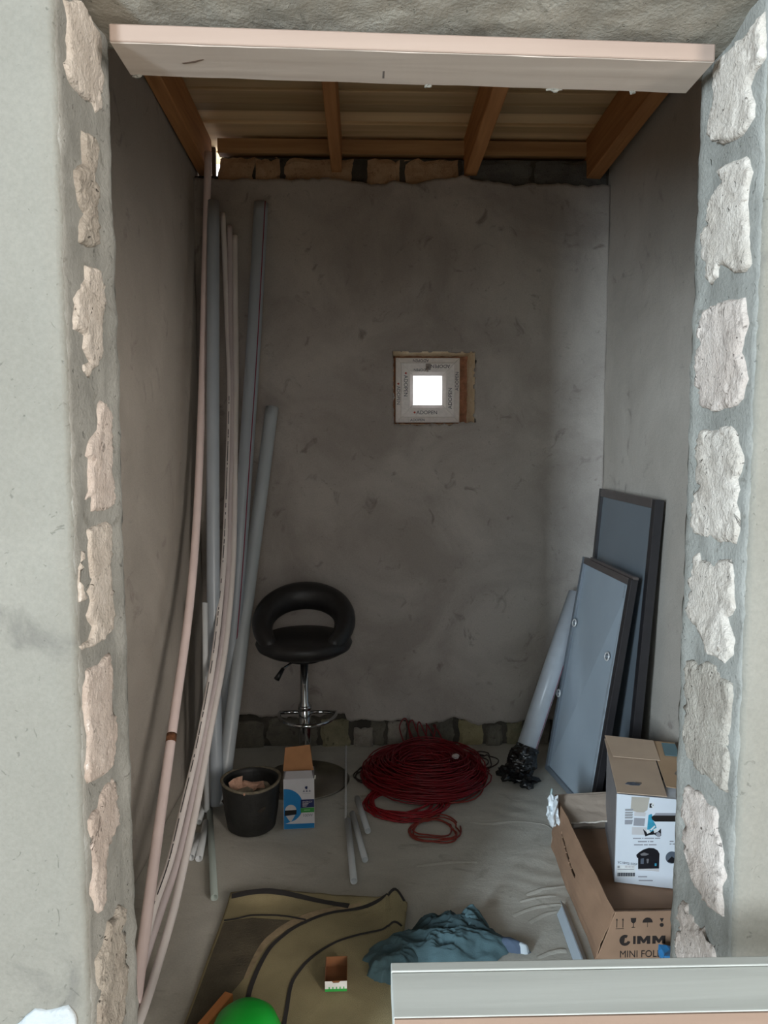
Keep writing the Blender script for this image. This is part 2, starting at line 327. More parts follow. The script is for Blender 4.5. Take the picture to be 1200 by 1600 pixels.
RSTONES = [
  [(1.035,2.085),(1.095,2.082),(1.173,2.090),(1.175,2.063),(1.184,2.020),(1.197,1.990),(1.163,1.967),(1.142,1.956),(1.093,1.943),(1.072,1.945),(1.050,1.956),(1.048,1.972),(1.068,2.002),(1.055,2.015),(1.030,2.023)],
  [(1.144,1.924),(1.068,1.909),(1.061,1.902),(1.050,1.881),(1.058,1.866),(1.057,1.836),(1.050,1.801),(1.044,1.756),(1.059,1.748),(1.087,1.753),(1.122,1.772),(1.140,1.779),(1.138,1.760),(1.161,1.753),(1.178,1.764),(1.177,1.786),(1.195,1.800),(1.198,1.840),(1.180,1.850),(1.179,1.874),(1.185,1.881),(1.157,1.891),(1.137,1.898),(1.154,1.916)],
  [(1.180,1.717),(1.112,1.719),(1.056,1.712),(1.053,1.696),(1.044,1.675),(1.054,1.654),(1.059,1.637),(1.048,1.613),(1.040,1.597),(1.046,1.584),(1.051,1.571),(1.066,1.560),(1.129,1.556),(1.151,1.560),(1.184,1.567),(1.186,1.592),(1.204,1.599),(1.201,1.627),(1.202,1.647),(1.192,1.664),(1.202,1.678),(1.195,1.697)],
  [(1.181,1.528),(1.165,1.530),(1.153,1.528),(1.112,1.527),(1.102,1.533),(1.078,1.533),(1.063,1.523),(1.055,1.505),(1.044,1.489),(1.049,1.466),(1.057,1.454),(1.047,1.440),(1.055,1.421),(1.045,1.408),(1.045,1.381),(1.052,1.361),(1.083,1.362),(1.098,1.358),(1.129,1.361),(1.179,1.360),(1.198,1.371),(1.197,1.400),(1.187,1.427),(1.174,1.438),(1.189,1.448),(1.188,1.474),(1.193,1.500)],
  [(1.185,1.325),(1.168,1.332),(1.164,1.321),(1.110,1.324),(1.096,1.331),(1.060,1.339),(1.051,1.314),(1.050,1.284),(1.047,1.268),(1.060,1.255),(1.074,1.247),(1.063,1.233),(1.050,1.220),(1.050,1.198),(1.068,1.178),(1.088,1.180),(1.131,1.180),(1.154,1.200),(1.173,1.211),(1.197,1.216),(1.204,1.228),(1.197,1.249),(1.196,1.276)],
  [(1.198,1.148),(1.174,1.152),(1.156,1.149),(1.129,1.165),(1.097,1.167),(1.076,1.156),(1.049,1.155),(1.045,1.137),(1.047,1.100),(1.050,1.074),(1.045,1.040),(1.050,1.013),(1.050,0.988),(1.067,0.983),(1.098,0.986),(1.142,0.979),(1.160,0.984),(1.184,0.985),(1.189,1.002),(1.199,1.015),(1.199,1.056),(1.200,1.098),(1.202,1.130)],
  [(1.178,0.940),(1.161,0.940),(1.134,0.949),(1.105,0.945),(1.080,0.949),(1.071,0.939),(1.073,0.916),(1.060,0.906),(1.051,0.891),(1.049,0.874),(1.044,0.861),(1.050,0.839),(1.045,0.820),(1.047,0.794),(1.087,0.782),(1.123,0.784),(1.139,0.786),(1.136,0.808),(1.171,0.827),(1.190,0.839),(1.182,0.866),(1.194,0.888),(1.191,0.917)],
  [(1.180,0.735),(1.156,0.745),(1.150,0.734),(1.134,0.737),(1.128,0.731),(1.115,0.728),(1.103,0.741),(1.098,0.732),(1.092,0.724),(1.069,0.731),(1.058,0.718),(1.059,0.675),(1.182,0.580),(1.176,0.650),(1.200,0.659),(1.195,0.670),(1.168,0.687),(1.185,0.688),(1.200,0.688),(1.196,0.714)],
]
sm = [M_STONE, M_STONE3, M_STONE, M_STONE2, M_STONE, M_STONE, M_STONE2, M_STONE2, M_STONE3]
for i, p in enumerate(LSTONES):
    chunk('stone', p, lambda u, v, h: (XL + 0.001 + h, u, v), 0.006, sm[i], wf, rough=0.006 if i in (1, 8) else 0.0025)
sm = [M_STONE, M_STONE, M_STONE2, M_STONE, M_STONE, M_STONE3, M_STONE2, M_STONE2]
for i, p in enumerate(RSTONES):
    chunk('stone', p, lambda u, v, h: (XR - 0.001 - h, u, v), 0.006, sm[i], wf, rough=0.004 if i != 5 else 0.003)
# scaling of white render at the foot of the left pier, with a broken hollow beside it
wp = [(-0.62, 0.60), (-0.54, 0.655), (-0.505, 0.668), (-0.48, 0.690), (-0.455, 0.688), (-0.432, 0.693), (-0.422, 0.680), (-0.420, 0.664), (-0.412, 0.655), (-0.414, 0.60), (-0.45, 0.55), (-0.6, 0.5)]
chunk('render_patch', [(a, b) for a, b in wp], lambda u, v, h: (u, YF - 0.004 - h*0.4, v), 0.004, plain('white_render', srgb(168, 173, 175), 0.9, var=0.05, bump=0.3), wf, rough=0.002)

# ------------------------------------------------------------------ the small room: side walls, back wall, floor
def side_fn(xw, sgn):
    def fn(u, v):
        y = YI + (WB+0.25-YI)*u; z = 3.05*v
        return (xw + sgn*0.006*fbm(xw, y, z, 2.5, 4), y, z)
    return fn
def outward(o, sx):
    nx = sum(p.normal.x for p in o.data.polygons)
    if nx*sx > 0: o.data.flip_normals()      # faces look into the room, thickness grows away from it
    solidify(o, 0.14, -1)
wl = struct(obj('wall_left', grid(side_fn(WL, 1), 80, 100), M_INL, None, True), 'plastered left wall of the small room'); outward(wl, -1)
wr = struct(obj('wall_right', grid(side_fn(WR, -1), 80, 100), M_INL, None, True), 'plastered right wall of the small room'); outward(wr, 1)
# window opening in the back wall: x 0.137..0.535, z 1.611..1.965
HX0, HX1, HZ0, HZ1 = 0.137, 0.535, 1.613, 1.963
def zt(x): return 2.755 + 0.03*fbm(x, 1.7, 0, 5, 5) - 0.01*(x > 0.5)
def zb(x): return 0.135 + 0.035*fbm(x, 5.7, 0, 6, 5) + (0.03 if x < -0.1 else 0)
def py(x, z): return WB + 0.006*fbm(x, 3.3, z, 3, 5) + 0.002*fbm(x, 9.3, z, 25, 3)
def jag(t, s): return 0.006*fbm(t, s, 0.3, 45, 5)
def inwin(z): return max(0.0, min(1.0, min((z-HZ0), (HZ1-z))/0.02))
def lin(a, b, n): return [a+(b-a)*i/n for i in range(n)]
cxs = lin(WL, HX0, 90) + lin(HX0, HX1, 60) + lin(HX1, WR, 60) + [WR]
NR = (100, 50, 55)
def row(x, j):
    if j < NR[0]: return zb(x) + (HZ0-zb(x))*j/NR[0]
    if j < NR[0]+NR[1]: return HZ0 + (HZ1-HZ0)*(j-NR[0])/NR[1]
    return HZ1 + (zt(x)-HZ1)*(j-NR[0]-NR[1])/NR[2]
bm = bmesh.new(); J = sum(NR); gv = []
for i, x in enumerate(cxs):
    colv = []
    for j in range(J+1):
        z = row(x, j); xx = x
        on_x = i in (90, 150) and NR[0] <= j <= NR[0]+NR[1]; on_z = j in (NR[0], NR[0]+NR[1]) and 90 <= i <= 150
        if on_x: xx += jag(z, i)*(1.0 if i == 90 else 2.0)
        if on_z: z += jag(x, j)*(1.8 if j == NR[0] else 0.9) + (0.014*max(0, (x-0.42)/0.115) if j == NR[0] else 0)
        lip = -0.004*abs(jag(xx, z)/0.006) if (on_x or on_z) else 0
        colv.append(bm.verts.new((xx, py(xx, z)+lip, z)))
    gv.append(colv)
for i in range(len(cxs)-1):
    for j in range(J):
        if 90 <= i < 150 and NR[0] <= j < NR[0]+NR[1]: continue
        bm.faces.new((gv[i][j], gv[i+1][j], gv[i+1][j+1], gv[i][j+1]))
wb = struct(obj('wall_back', bm, M_IN, None, True), 'plastered back wall with rough edges and a small square window')
m_ = wb.modifiers.new('thickness', 'SOLIDIFY'); m_.thickness = 0.022; m_.offset = 1
if sum(p.normal.y for p in wb.data.polygons) > 0: wb.data.flip_normals()
m_.offset = -1
# masonry behind the plaster, standing in pieces round the window
YC = WB + 0.035; YO = WB + 0.24; GX0, GX1 = 0.128, 0.545
for a in ((-0.96, GX0, 0, 2.865), (GX1, 1.32, 0, 2.865), (GX0, GX1, 0, 1.602), (GX0, GX1, 1.975, 2.865)):
    x0 = a[0]
    if x0 == -0.96:
        box('masonry', -0.96, GX0, YC, YO, 0, 2.78, M_DARKM, wb); box('masonry', -0.672, GX0, YC, YO, 2.78, 2.865, M_DARKM, wb)
    else: box('masonry', a[0], a[1], YC, YO, a[2], a[3], M_DARKM, wb)
def block(x0, x1, z0, z1, y0, mat, seed, rag=1.0):
    bm = bmesh.new(); add_box(bm, x0, x1, y0, YC+0.02, z0, z1)
    bmesh.ops.subdivide_edges(bm, edges=bm.edges[:], cuts=7, use_grid_fill=True)
    cx, cz = (x0+x1)/2, (z0+z1)/2
    for v in bm.verts:
        ex = abs(v.co.x-cx)/((x1-x0)/2); ez = abs(v.co.z-cz)/((z1-z0)/2)
        n = fbm(v.co.x, seed, v.co.z, 22, 4)
        if v.co.y < YC: v.co.y += 0.010*max(ex, ez)**6 + 0.006*n
        v.co.x += 0.012*fbm(v.co.z, seed, v.co.y, 16, 4)*ex; v.co.z += 0.012*fbm(v.co.x, seed+3, v.co.y, 30, 3)*ez
    o = obj('stone', bm, mat, wb); return o
S_TAN = plaster('tan_block', srgb(182, 148, 116), srgb(204, 172, 140), srgb(140, 106, 80), big=10, bump=0.8, pits=0.6)
S_GREY = plaster('grey_block', srgb(92, 90, 88), srgb(112, 110, 106), srgb(76, 74, 72), big=8, bump=0.8, pits=0.5)
S_YEL = plaster('yellowish_block', srgb(146, 136, 102), srgb(166, 154, 120), srgb(122, 110, 84), big=10, bump=0.8, pits=0.5)
for i, (x0, x1, mm) in enumerate([(-0.682, -0.52, S_TAN), (-0.51, -0.395, S_TAN), (-0.375, -0.055, S_TAN), (0.012, 0.165, S_TAN), (0.195, 0.45, S_TAN), (0.47, 0.80, S_GREY), (0.815, 1.16, S_GREY)]):
    block(x0, x1, 2.70, 2.862, WB+0.024, mm, i*3.3)
S_DARK = plaster('dark_grey_block', srgb(104, 100, 90), srgb(128, 122, 110), srgb(84, 80, 72), big=9, bump=1.0, pits=0.6)  # darker grey-brown tone for many of the stones along the foot
S_OLV = plaster('olive_block', srgb(128, 122, 98), srgb(146, 138, 112), srgb(100, 94, 76), big=9, bump=1.0, pits=0.6)
S_PALE = plaster('pale_rubble', srgb(150, 142, 132), srgb(172, 164, 152), srgb(116, 108, 100), big=14, bump=1.2, pits=0.6)
xs = [(-0.78, -0.515, S_DARK, .13), (-0.50, -0.235, S_DARK, .15), (-0.225, -0.085, S_OLV, .135), (-0.06, 0.035, S_PALE, .09), (0.02, 0.10, S_DARK, .15), (0.11, 0.20, S_PALE, .12), (0.215, 0.33, S_DARK, .14), (0.335, 0.45, S_DARK, .16), (0.475, 0.595, S_YEL, .125), (0.61, 0.69, S_DARK, .10), (0.715, 0.80, S_OLV, .12), (0.835, 0.935, S_PALE, .15), (0.955, 1.15, S_DARK, .14)]
for i, (x0, x1, mm, h) in enumerate(xs):
    block(x0, x1, -0.02, h, WB+0.012+0.008*((i*5) % 3), mm, 50+i*2.7)
def floor_fn(u, v):
    x = WL-0.1 + (WR-WL+0.2)*u; y = YI-0.22 + (WB+0.1-YI+0.22)*v
    r = max(0, min(1, (x-0.35)/0.3))
    z = 0.0015*fbm(x, y, 0, 5, 4) - 0.0015 + r*0.003*math.sin((y+0.35*x*x+0.05*fbm(x, y, 2, 4))*70)*max(0, fbm(x, y, 5, 4)+.2)
    return (x, y, min(z, 0.0))
fl = struct(obj('floor', grid(floor_fn, 120, 150), M_FLOOR, None, True), 'grey screed floor of the small room')

def ridge(pts, h, w_):      # a raised line left by the trowel in the screed
    sp = spline([(p[0], p[1], 0) for p in pts], 8); bm = bmesh.new(); R_ = []; n = len(sp)-1
    for i, p in enumerate(sp):
        d_ = (sp[min(i+1, n)]-sp[max(i-1, 0)]).normalized(); nn = Vector((-d_.y, d_.x, 0)); e = math.sin(PI*i/n)**0.5*(0.75+0.25*fbm(p.x, p.y, 0, 40))
        R_.append([bm.verts.new((p.x+nn.x*o_*w_, p.y+nn.y*o_*w_+0.002*fbm(p.x, p.y, 3, 30), -0.003+q*(h*e+0.003))) for o_, q in ((-1, 0), (-.5, .5), (0, 1), (.25, .9), (.5, 0.1))])
    for A_, B_ in zip(R_, R_[1:]):
        for k in range(4): bm.faces.new((A_[k], A_[k+1], B_[k+1], B_[k]))
    obj('trowel_ridge', bm, M_FLOOR, fl, True)
for pts_, h_ in (
    ([(0.540,2.358),(0.598,2.389),(0.655,2.398),(0.688,2.405)], 0.006),
    ([(0.511,2.323),(0.576,2.342),(0.639,2.351)], 0.006),
    ([(0.552,2.454),(0.637,2.507),(0.715,2.538)], 0.004),
    ([(0.471,2.250),(0.552,2.288),(0.630,2.303),(0.659,2.285)], 0.005),
    ([(0.487,2.179),(0.556,2.215),(0.630,2.239)], 0.004),
    ([(0.497,2.090),(0.544,2.124),(0.619,2.145)], 0.004),
    ([(0.422,2.849),(0.485,2.837),(0.591,2.850),(0.714,2.821),(0.739,2.761)], 0.003),
    ([(0.182,2.543),(0.300,2.565),(0.405,2.562)], 0.002),
    ([(0.455,2.389),(0.514,2.463),(0.597,2.533),(0.676,2.589)], 0.004),
    ([(0.518,2.216),(0.576,2.254),(0.625,2.266)], 0.003),
    ([(0.586,2.423),(0.640,2.444),(0.690,2.447)], 0.004),
    ([(0.507,2.050),(0.556,2.077),(0.600,2.082)], 0.004),
    ):
    if h_ in (.006, .005, .003, .002) or pts_[0][1] < 2.06: ridge(pts_, h_*0.42, 0.014)
# ------------------------------------------------------------------ timber roof
ce = struct(box('ceiling', -1.0, 1.35, YI-0.1, 4.05, 3.06, 3.09, plain('light_block_sheet', (0.25, 0.25, 0.26), 0.6)), 'timber roof over the small room')  # unseen sheet above the planks, added to block light
def rz(y): return (WB-y)*0.035
def roofbox(name, x0, x1, y0, y1, z0, z1, mat, bev=0.003):
    bm = bmesh.new(); add_box(bm, x0, x1, y0, y1, z0, z1)
    for v in bm.verts: v.co.z += rz(v.co.y)
    bmesh.ops.bevel(bm, geom=bm.edges[:], offset=bev, segments=1, affect='EDGES')
    return obj(name, bm, mat, ce)
ce.location.z = 0.05
def reparent_flat(o): o.location.z = -0.05; return o
y = 3.995; k = 0
for wdt in [0.15, 0.17, 0.155, 0.10, 0.075, 0.11, 0.12, 0.14, 0.13, 0.15, 0.14, 0.16, 0.13, 0.15, 0.14, 0.15, 0.16, 0.14, 0.15, 0.14]:
    if y-wdt < YI-0.05: break
    reparent_flat(roofbox('plank', -0.99, 1.34, y-wdt+0.004, y, 2.978 + 0.006*math.sin(k*2.4), 3.0, W_PLANK, 0.004)); y -= wdt; k += 1
for x0, x1, dz in ((-0.790, -0.730, 0.0), (-0.155, -0.105, 0.0), (0.475, 0.535, -0.01), (1.06, 1.13, -0.02)):
    reparent_flat(roofbox('rafter', x0, x1, YI+0.01, 3.70, 2.80+dz, 2.972, W_RAFTER, 0.004))
reparent_flat(box('purlin', -0.690, 1.16, 3.63, 3.69, 2.885, 2.952, W_PURLIN, ce, 0.003))
for x0, x1, z0, z1 in ((-0.690, -0.072, 2.866, 2.99), (-0.072, 0.004, 2.866, 2.945), (0.004, 1.34, 2.866, 2.99), (-0.058, -0.037, 2.945, 2.99)):
    reparent_flat(box('light_block_board', x0, x1, 3.80, 3.825, z0, z1, plain('dark_block_board', srgb(70, 60, 52), 0.8), ce))  # boards added behind the purlin to block light, small gaps left for sky
reparent_flat(box('light_block_board', -0.98, -0.732, 3.80, 3.825, 2.78, 3.05, plain('dark_block_board', srgb(70, 60, 52), 0.8), ce))

# ------------------------------------------------------------------ window
win = bpy.data.objects.new('window_1', None); C.objects.link(win); win.location = (0.313, 3.70, 1.785); struct(win, 'small square plastic window with printed film still on its frame')
WM = win.location
FILM = plain('film_wrapped_frame', srgb(232, 224, 218), 0.35, var=0.06, vscale=60)
FILM2 = plain('film_wrapped_sash', srgb(240, 234, 230), 0.35, var=0.06, vscale=60)
def mitred(name, h, wi, y0, y1, inner_y, mat):
    """four mitred members of half-size h, width wi; front at y0, inner edge of the front at inner_y, back y1 (relative to the window)"""
    out = []
    for k in range(4):
        R = Matrix.Rotation(k*PI/2, 4, 'Y'); bm = bmesh.new()
        a, b = h, h-wi
        sec = [(-a, y0, a), (a, y0, a), (b, inner_y, b), (-b, inner_y, b)]; bk = [(-a, y1, a), (a, y1, a), (b, y1, b), (-b, y1, b)]
        f = [bm.verts.new(R @ Vector((p[0]*0.9988, p[1], p[2]))) for p in sec]; g = [bm.verts.new(R @ Vector((p[0]*0.9988, p[1], p[2]))) for p in bk]
        bm.faces.new(f); bm.faces.new(g[::-1])
        for i in range(4): bm.faces.new((f[i], f[(i+1) % 4], g[(i+1) % 4], g[i]))
        bmesh.ops.bevel(bm, geom=bm.edges[:], offset=0.0015, segments=1, affect='EDGES')
        out.append(obj(name, bm, mat, win))
    return out
outer = mitred('frame_profile', 0.159, 0.040, 0.0, 0.06, 0.0, FILM)
sash = mitred('sash_profile', 0.132, 0.044, -0.018, 0.05, -0.018, FILM2)
bead = mitred('glazing_bead', 0.0885, 0.017, -0.014, 0.04, 0.004, FILM2)
gm, nt, gb_ = newmat('window_glass'); gb_.inputs['Transmission Weight'].default_value = 1.0; gb_.inputs['Roughness'].default_value = 0.0; gb_.inputs['IOR'].default_value = 1.02; gb_.inputs['Base Color'].default_value = (1, 1, 1, 1)
box('pane', -0.074, 0.074, 0.012, 0.016, -0.074, 0.074, gm, win)
INK = plain('film_ink', srgb(58, 60, 78), 0.5, var=0.1); RED = plain('film_red', srgb(190, 70, 50), 0.5)
def film_mark(k, off, rad, yy, par):
    R = Matrix.Rotation(k*PI/2, 4, 'Y'); M = R @ face_m((off, yy-0.0004, rad), (1, 0, 0), (0, 0, 1))
    poly_plate('print_mark', [(-0.006, 0), (0, -0.005), (0.006, 0), (0, 0.007)], M, RED, par, 0.0003)
# k 0 top, 1 right, 2 bottom, 3 left (rotation about the y axis)
def film_text_in(k, s, off, rad, yy, par, size=0.026):
    """lettering standing with its foot on the outer edge of the member, along member k"""
    R = Matrix.Rotation(k*PI/2, 4, 'Y'); M = R @ face_m((off, yy-0.0004, rad), (-1, 0, 0), (0, 0, -1)); text('lettering', s, size, M, INK, par, 'CENTER')
film_text_in(2, 'ADOPEN', 0.005, 0.1185, -0.018, sash[2]); film_mark(2, 0.066, 0.109, -0.018, sash[2])
film_text_in(3, 'ADOPEN', 0.020, 0.1185, -0.018, sash[3]); film_mark(3, 0.082, 0.109, -0.018, sash[3])
film_text_in(1, 'ADOPEN', 0.040, 0.1185, -0.018, sash[1])
film_text_in(0, 'ADOPEN', 0.060, 0.124, -0.018, sash[0], 0.024); film_text_in(0, 'ADOPEN', -0.035, 0.104, -0.018, sash[0], 0.018)
film_text_in(3, 'ADOPEN', -0.025, 0.153, 0.0, outer[3], 0.023); film_mark(3, 0.032, 0.145, 0.0, outer[3]); film_text_in(1, 'ADOPEN', -0.045, 0.153, 0.0, outer[1], 0.023)
film_text_in(0, 'ADOPEN', -0.035, 0.152, 0.0, outer[0], 0.02); film_text_in(2, 'ADOPEN', 0.05, 0.152, 0.0, outer[2], 0.018)
# latch on the upper sash member
la = bpy.data.objects.new('latch', None)
LG = plain('grey_plastic', srgb(150, 140, 136), 0.5)
box('latch', -0.012, 0.012, -0.026, -0.017, 0.098, 0.128, LG, win, 0.003); tube('latch_lever', [(-0.004, -0.028, 0.112), (-0.004, -0.032, 0.088)], 0.005, LG, win, 8)
# chipped reveal round the frame and the foam filling
def rev(name, pts, mat):
    a, b, c, d = [Vector(p) for p in pts]
    def fn(u, v):
        p = (a*(1-u)+b*u)*(1-v)+(d*(1-u)+c*u)*v; n = fbm(p.x, p.y, p.z, 40, 4)*0.004*min(1, min(v, 1-v)*6); return p + Vector((n, 0, n))
    o = obj(name, grid(fn, 40, 12), mat, wb, True); return o
rev('reveal', [(HX1-.002, WB+.004, HZ0), (HX1-.002, WB+.004, HZ1), (0.505, WB+.16, HZ1-.01), (0.505, WB+.16, HZ0+.005)], M_GLARE)
rev('reveal', [(HX0, WB+.004, HZ1), (HX1, WB+.004, HZ1), (0.505, WB+.16, HZ1-.012), (HX0+.004, WB+.16, HZ1-.012)], M_GLARE)
rev('reveal', [(HX0, WB+.004, HZ0), (HX0, WB+.004, HZ1), (HX0+.004, WB+.16, HZ1-.01), (HX0+.004, WB+.16, HZ0+.005)], M_GLARE)
rev('reveal', [(HX0, WB+.004, HZ0), (HX1, WB+.004, HZ0), (0.505, WB+.16, HZ0+.008), (HX0+.004, WB+.16, HZ0+.008)], M_GLARE)
for fx in ((0.128, 0.1545, 3.722, 3.78, HZ0-.01, HZ1+.005), (0.128, 0.545, 3.722, 3.78, HZ0-.012, 1.6265), (0.128, 0.545, 3.722, 3.78, 1.9435, 1.985)):
    box('foam_filling', *fx, plain('brown_foam', srgb(170, 120, 92), 0.9, var=0.3, vscale=40, bump=0.6), wb, 0.003)
box('foam_filling', 0.4715, 0.545, 3.725, 3.78, HZ0, HZ1, plain('brown_foam', srgb(170, 120, 92), 0.9, var=0.3, vscale=40, bump=0.6), wb, 0.004)

# ------------------------------------------------------------------ the outer room behind the camera
struct(box('floor_outer', -2.7, 2.7, -3.6, 1.02, -0.1, -0.001, plaster('outer_floor', srgb(132, 122, 108), srgb(142, 132, 118), srgb(122, 112, 100), big=1.2, bump=0.3)))
struct(box('ceiling_outer', -2.7, 2.7, -3.6, 1.03, 3.2, 3.35, M_OUT))
for nm, x0, x1, a0, a1 in (('wall_outer_left', -2.75, -2.6, -3.4, -2.6), ('wall_outer_right', 2.6, 2.75, -3.4, -2.0)):
    bm = bmesh.new()
    add_box(bm, x0, x1, -3.6, a0, 0, 3.2); add_box(bm, x0, x1, a1, 1.1, 0, 3.2); add_box(bm, x0, x1, a0, a1, 0, 0.7); add_box(bm, x0, x1, a0, a1, 3.0, 3.2)
    struct(obj(nm, bm, M_OUT))
bm = bmesh.new()
add_box(bm, -2.6, -0.4, -3.65, -3.5, 0, 3.2); add_box(bm, 0.6, 2.6, -3.65, -3.5, 0, 3.2); add_box(bm, -0.4, 0.6, -3.65, -3.5, 0, 1.3); add_box(bm, -0.4, 0.6, -3.65, -3.5, 2.9, 3.2)
struct(obj('wall_rear', bm, M_OUT))

def rect(x0, x1, z0, z1): return [(x0, z0), (x1, z0), (x1, z1), (x0, z1)]

# ------------------------------------------------------------------ boards at the doorway
bt = thing('lintel_board', 'pale sawn timber board fixed flat under the doorway lintel', 'board', (0, 1.165, 2.09))
bm = bmesh.new(); vs = add_box(bm, -0.363, 0.512, -0.045, 0.05, -0.0125, 0.0125)
bmesh.ops.subdivide_edges(bm, edges=[e for e in bm.edges if abs(e.verts[0].co.x-e.verts[1].co.x) > 0.5], cuts=40)
for v in bm.verts:
    v.co.z += -0.016*(v.co.x+0.363)/0.875 + 0.0008*fbm(v.co.x, v.co.y, 1, 9); v.co.y += 0.0012*fbm(v.co.x, 4, v.co.y, 30)
bmesh.ops.bevel(bm, geom=[e for e in bm.edges if abs(e.verts[0].co.z-e.verts[1].co.z) < 0.01 and abs(e.calc_face_angle(0)) > 1], offset=0.0012, segments=1, affect='EDGES')
obj('plank', bm, W_BOARD, bt)
quadbox('sawn_edge', [Vector((-0.3625, -0.0462, -0.0120)), Vector((0.5115, -0.0462, -0.0280)), Vector((0.5115, -0.0462, -0.0040)), Vector((-0.3625, -0.0462, 0.0120))], 0, 1, 0, 1, -0.0012, 0.0012, wood('darkened_peach_sawn_edge', srgb(154, 134, 122), srgb(172, 152, 139), 'X', 3), bt)  # peach sawn face, its colour darkened to offset the direct light
PEN = plain('pencil', srgb(120, 112, 108), 0.8); KNOT = plain('knot', srgb(110, 92, 80), 0.8)
Md = face_m((0, 0, 0), (1, 0, 0), (0, 1, 0)); 
def under(x, y):   # a point on the underside of the board
    z = -0.0128 - 0.016*(x+0.363)/0.875
    return face_m((x, y, z), (1, 0, 0), (0, -1, 0))
poly_plate('knot', [(-0.018, -0.004), (-0.004, 0.0), (0.016, 0.008), (0.018, 0.006), (0.002, -0.003), (-0.016, -0.007)], under(-0.255, 0.0), KNOT, bt, 0.0006)
text('pencil_number', '1', 0.032, under(0.030, 0.032) , PEN, bt, 'CENTER')
def crumb(hx, hw):
    bm = bmesh.new(); bmesh.ops.create_icosphere(bm, subdivisions=2, radius=1)
    for v in bm.verts:
        k = 1+0.8*fbm(v.co.x+hx*9, v.co.y, v.co.z, 1.5, 3); v.co = Vector((hx+v.co.x*hw*k, 0.049+v.co.y*0.003*k, -0.0135-0.016*(hx+0.363)/0.875+v.co.z*0.0035*k))
    obj('plaster_crumb', bm, M_FRONT, bt)
for hx, hw in ((-0.352, 0.007), (0.425, 0.005), (0.30, 0.010), (0.10, 0.005)):
    crumb(hx, hw)

W_TRES = wood('trestle_wood', srgb(104, 90, 76), srgb(126, 110, 94), 'Z', 3)
tb = thing('trestle_plank', 'whitewashed grey timber plank on trestle legs in front of the right jamb', 'plank', (0.8, 0.85, 0))
box('plank', -0.768, 0.85, -0.045, 0.029, 0.800, 0.840, W_BENCH, tb, 0.0015)
box('batten', -0.768, 0.85, 0.0302, 0.046, 0.800, 0.8412, W_BENCH, tb, 0.0015)
box('sawn_edge', -0.767, 0.85, -0.0475, -0.0452, 0.801, 0.8392, W_FRESH, tb)
for lx in (-0.6, 0.6):
    box('cross_bearer', lx-0.03, lx+0.03, -0.045, 0.045, 0.74, 0.7995, W_TRES, tb, 0.002)
    for sy in (-1, 1):
        tube('leg', [(lx, sy*0.02, 0.75), (lx, sy*0.11, 0.0)], 0.022, W_TRES, tb, 4)

# ------------------------------------------------------------------ pipes in the left corner
P_PINK = plain('dusty_pink_white_pipe', srgb(232, 212, 208), 0.5, var=0.07, vscale=9)
P_WHITE = plain('white_pipe', srgb(234, 226, 222), 0.45, var=0.05, vscale=9)
P_MAUVE = plain('mauve_white_pipe', srgb(208, 196, 196), 0.45, var=0.05, vscale=9)
P_GREY = plain('grey_pvc', srgb(166, 174, 182), 0.32, var=0.05, vscale=6)
P_GREY2 = plain('light_grey_pvc', srgb(184, 190, 194), 0.32, var=0.05, vscale=6)
P_LITE = plain('pale_grey_pvc', srgb(202, 206, 208), 0.4, var=0.06, vscale=9)
P_GREEN = plain('green_grey_pvc', srgb(158, 168, 162), 0.4, var=0.06, vscale=9)
STRIPE = plain('purple_stripe', srgb(136, 40, 66), 0.6); INKG = plain('dark_ink', srgb(60, 58, 58), 0.6)
def rel(pts, base): b = Vector(base); return [Vector(p)-b for p in pts]
def pipe(name, pts, r, mat, label, group=None, cat='pipe', stripe=None, marks=None, seg=14, n=8, rim=None):
    base = Vector(pts[-1]); base.z -= r*0.3
    t = thing(name, label, cat, base, group=group)
    sp = spline(rel(pts, base), n) if len(pts) > 2 else [Vector(p)-base for p in pts]
    tube('pipe_wall', sp, r, mat, t, seg, 0.82)
    cdir = Vector((0, 0, 1.5))
    if stripe is not None:       # printed line along the side that faces the door, set a quarter turn round by the angle
        bm = bmesh.new(); dense = spline(sp, 3) if len(sp) > 2 else [sp[0].lerp(sp[1], k/20) for k in range(21)]
        q = []
        for i, p in enumerate(dense):
            d = (dense[min(i+1, len(dense)-1)]-dense[max(i-1, 0)]).normalized(); a = d.cross(Vector((0, -1, 0))).normalized(); f = a.cross(d).normalized()
            if f.y > 0: f = -f
            q.append(p + (a*math.sin(stripe)+f*math.cos(stripe))*r*1.0)
        add_tube(bm, q, 0.0024, 5); obj('printed_line', bm, STRIPE, t, True)
    if marks:
        dense = spline(sp, 4)
        bm = bmesh.new()
        for i in range(len(dense)//6, int(len(dense)*0.86)):
            if random.random() < 0.45: continue
            p = dense[i]; d = (dense[i+1]-dense[i]).normalized(); a = d.cross(Vector((0, -1, 0))).normalized(); f = a.cross(d).normalized()
            if f.y > 0: f = -f
            c = p + (f*math.cos(0.1)+a*math.sin(0.1))*r*0.995; L = 0.011*random.random()+0.004
            vs = [bm.verts.new(c + d*u + a*w_ + f*0.0004) for u, w_ in ((-L, -0.0016), (L, -0.0016), (L, 0.0016), (-L, 0.0016))]; bm.faces.new(vs)
        obj('printed_lettering', bm, INKG, t)['kind'] = 'stuff'
    return t
GRP = 'thin white pipes bent up the left wall'
PIPE_LONG = [(-0.710,3.520,2.843),(-0.720,3.460,2.368),(-0.721,3.340,1.783),(-0.706,3.120,1.232),(-0.688,2.870,0.876),(-0.671,2.530,0.541),(-0.648,2.200,0.260),(-0.632,1.990,0.077),(-0.616,1.870,-0.009)]
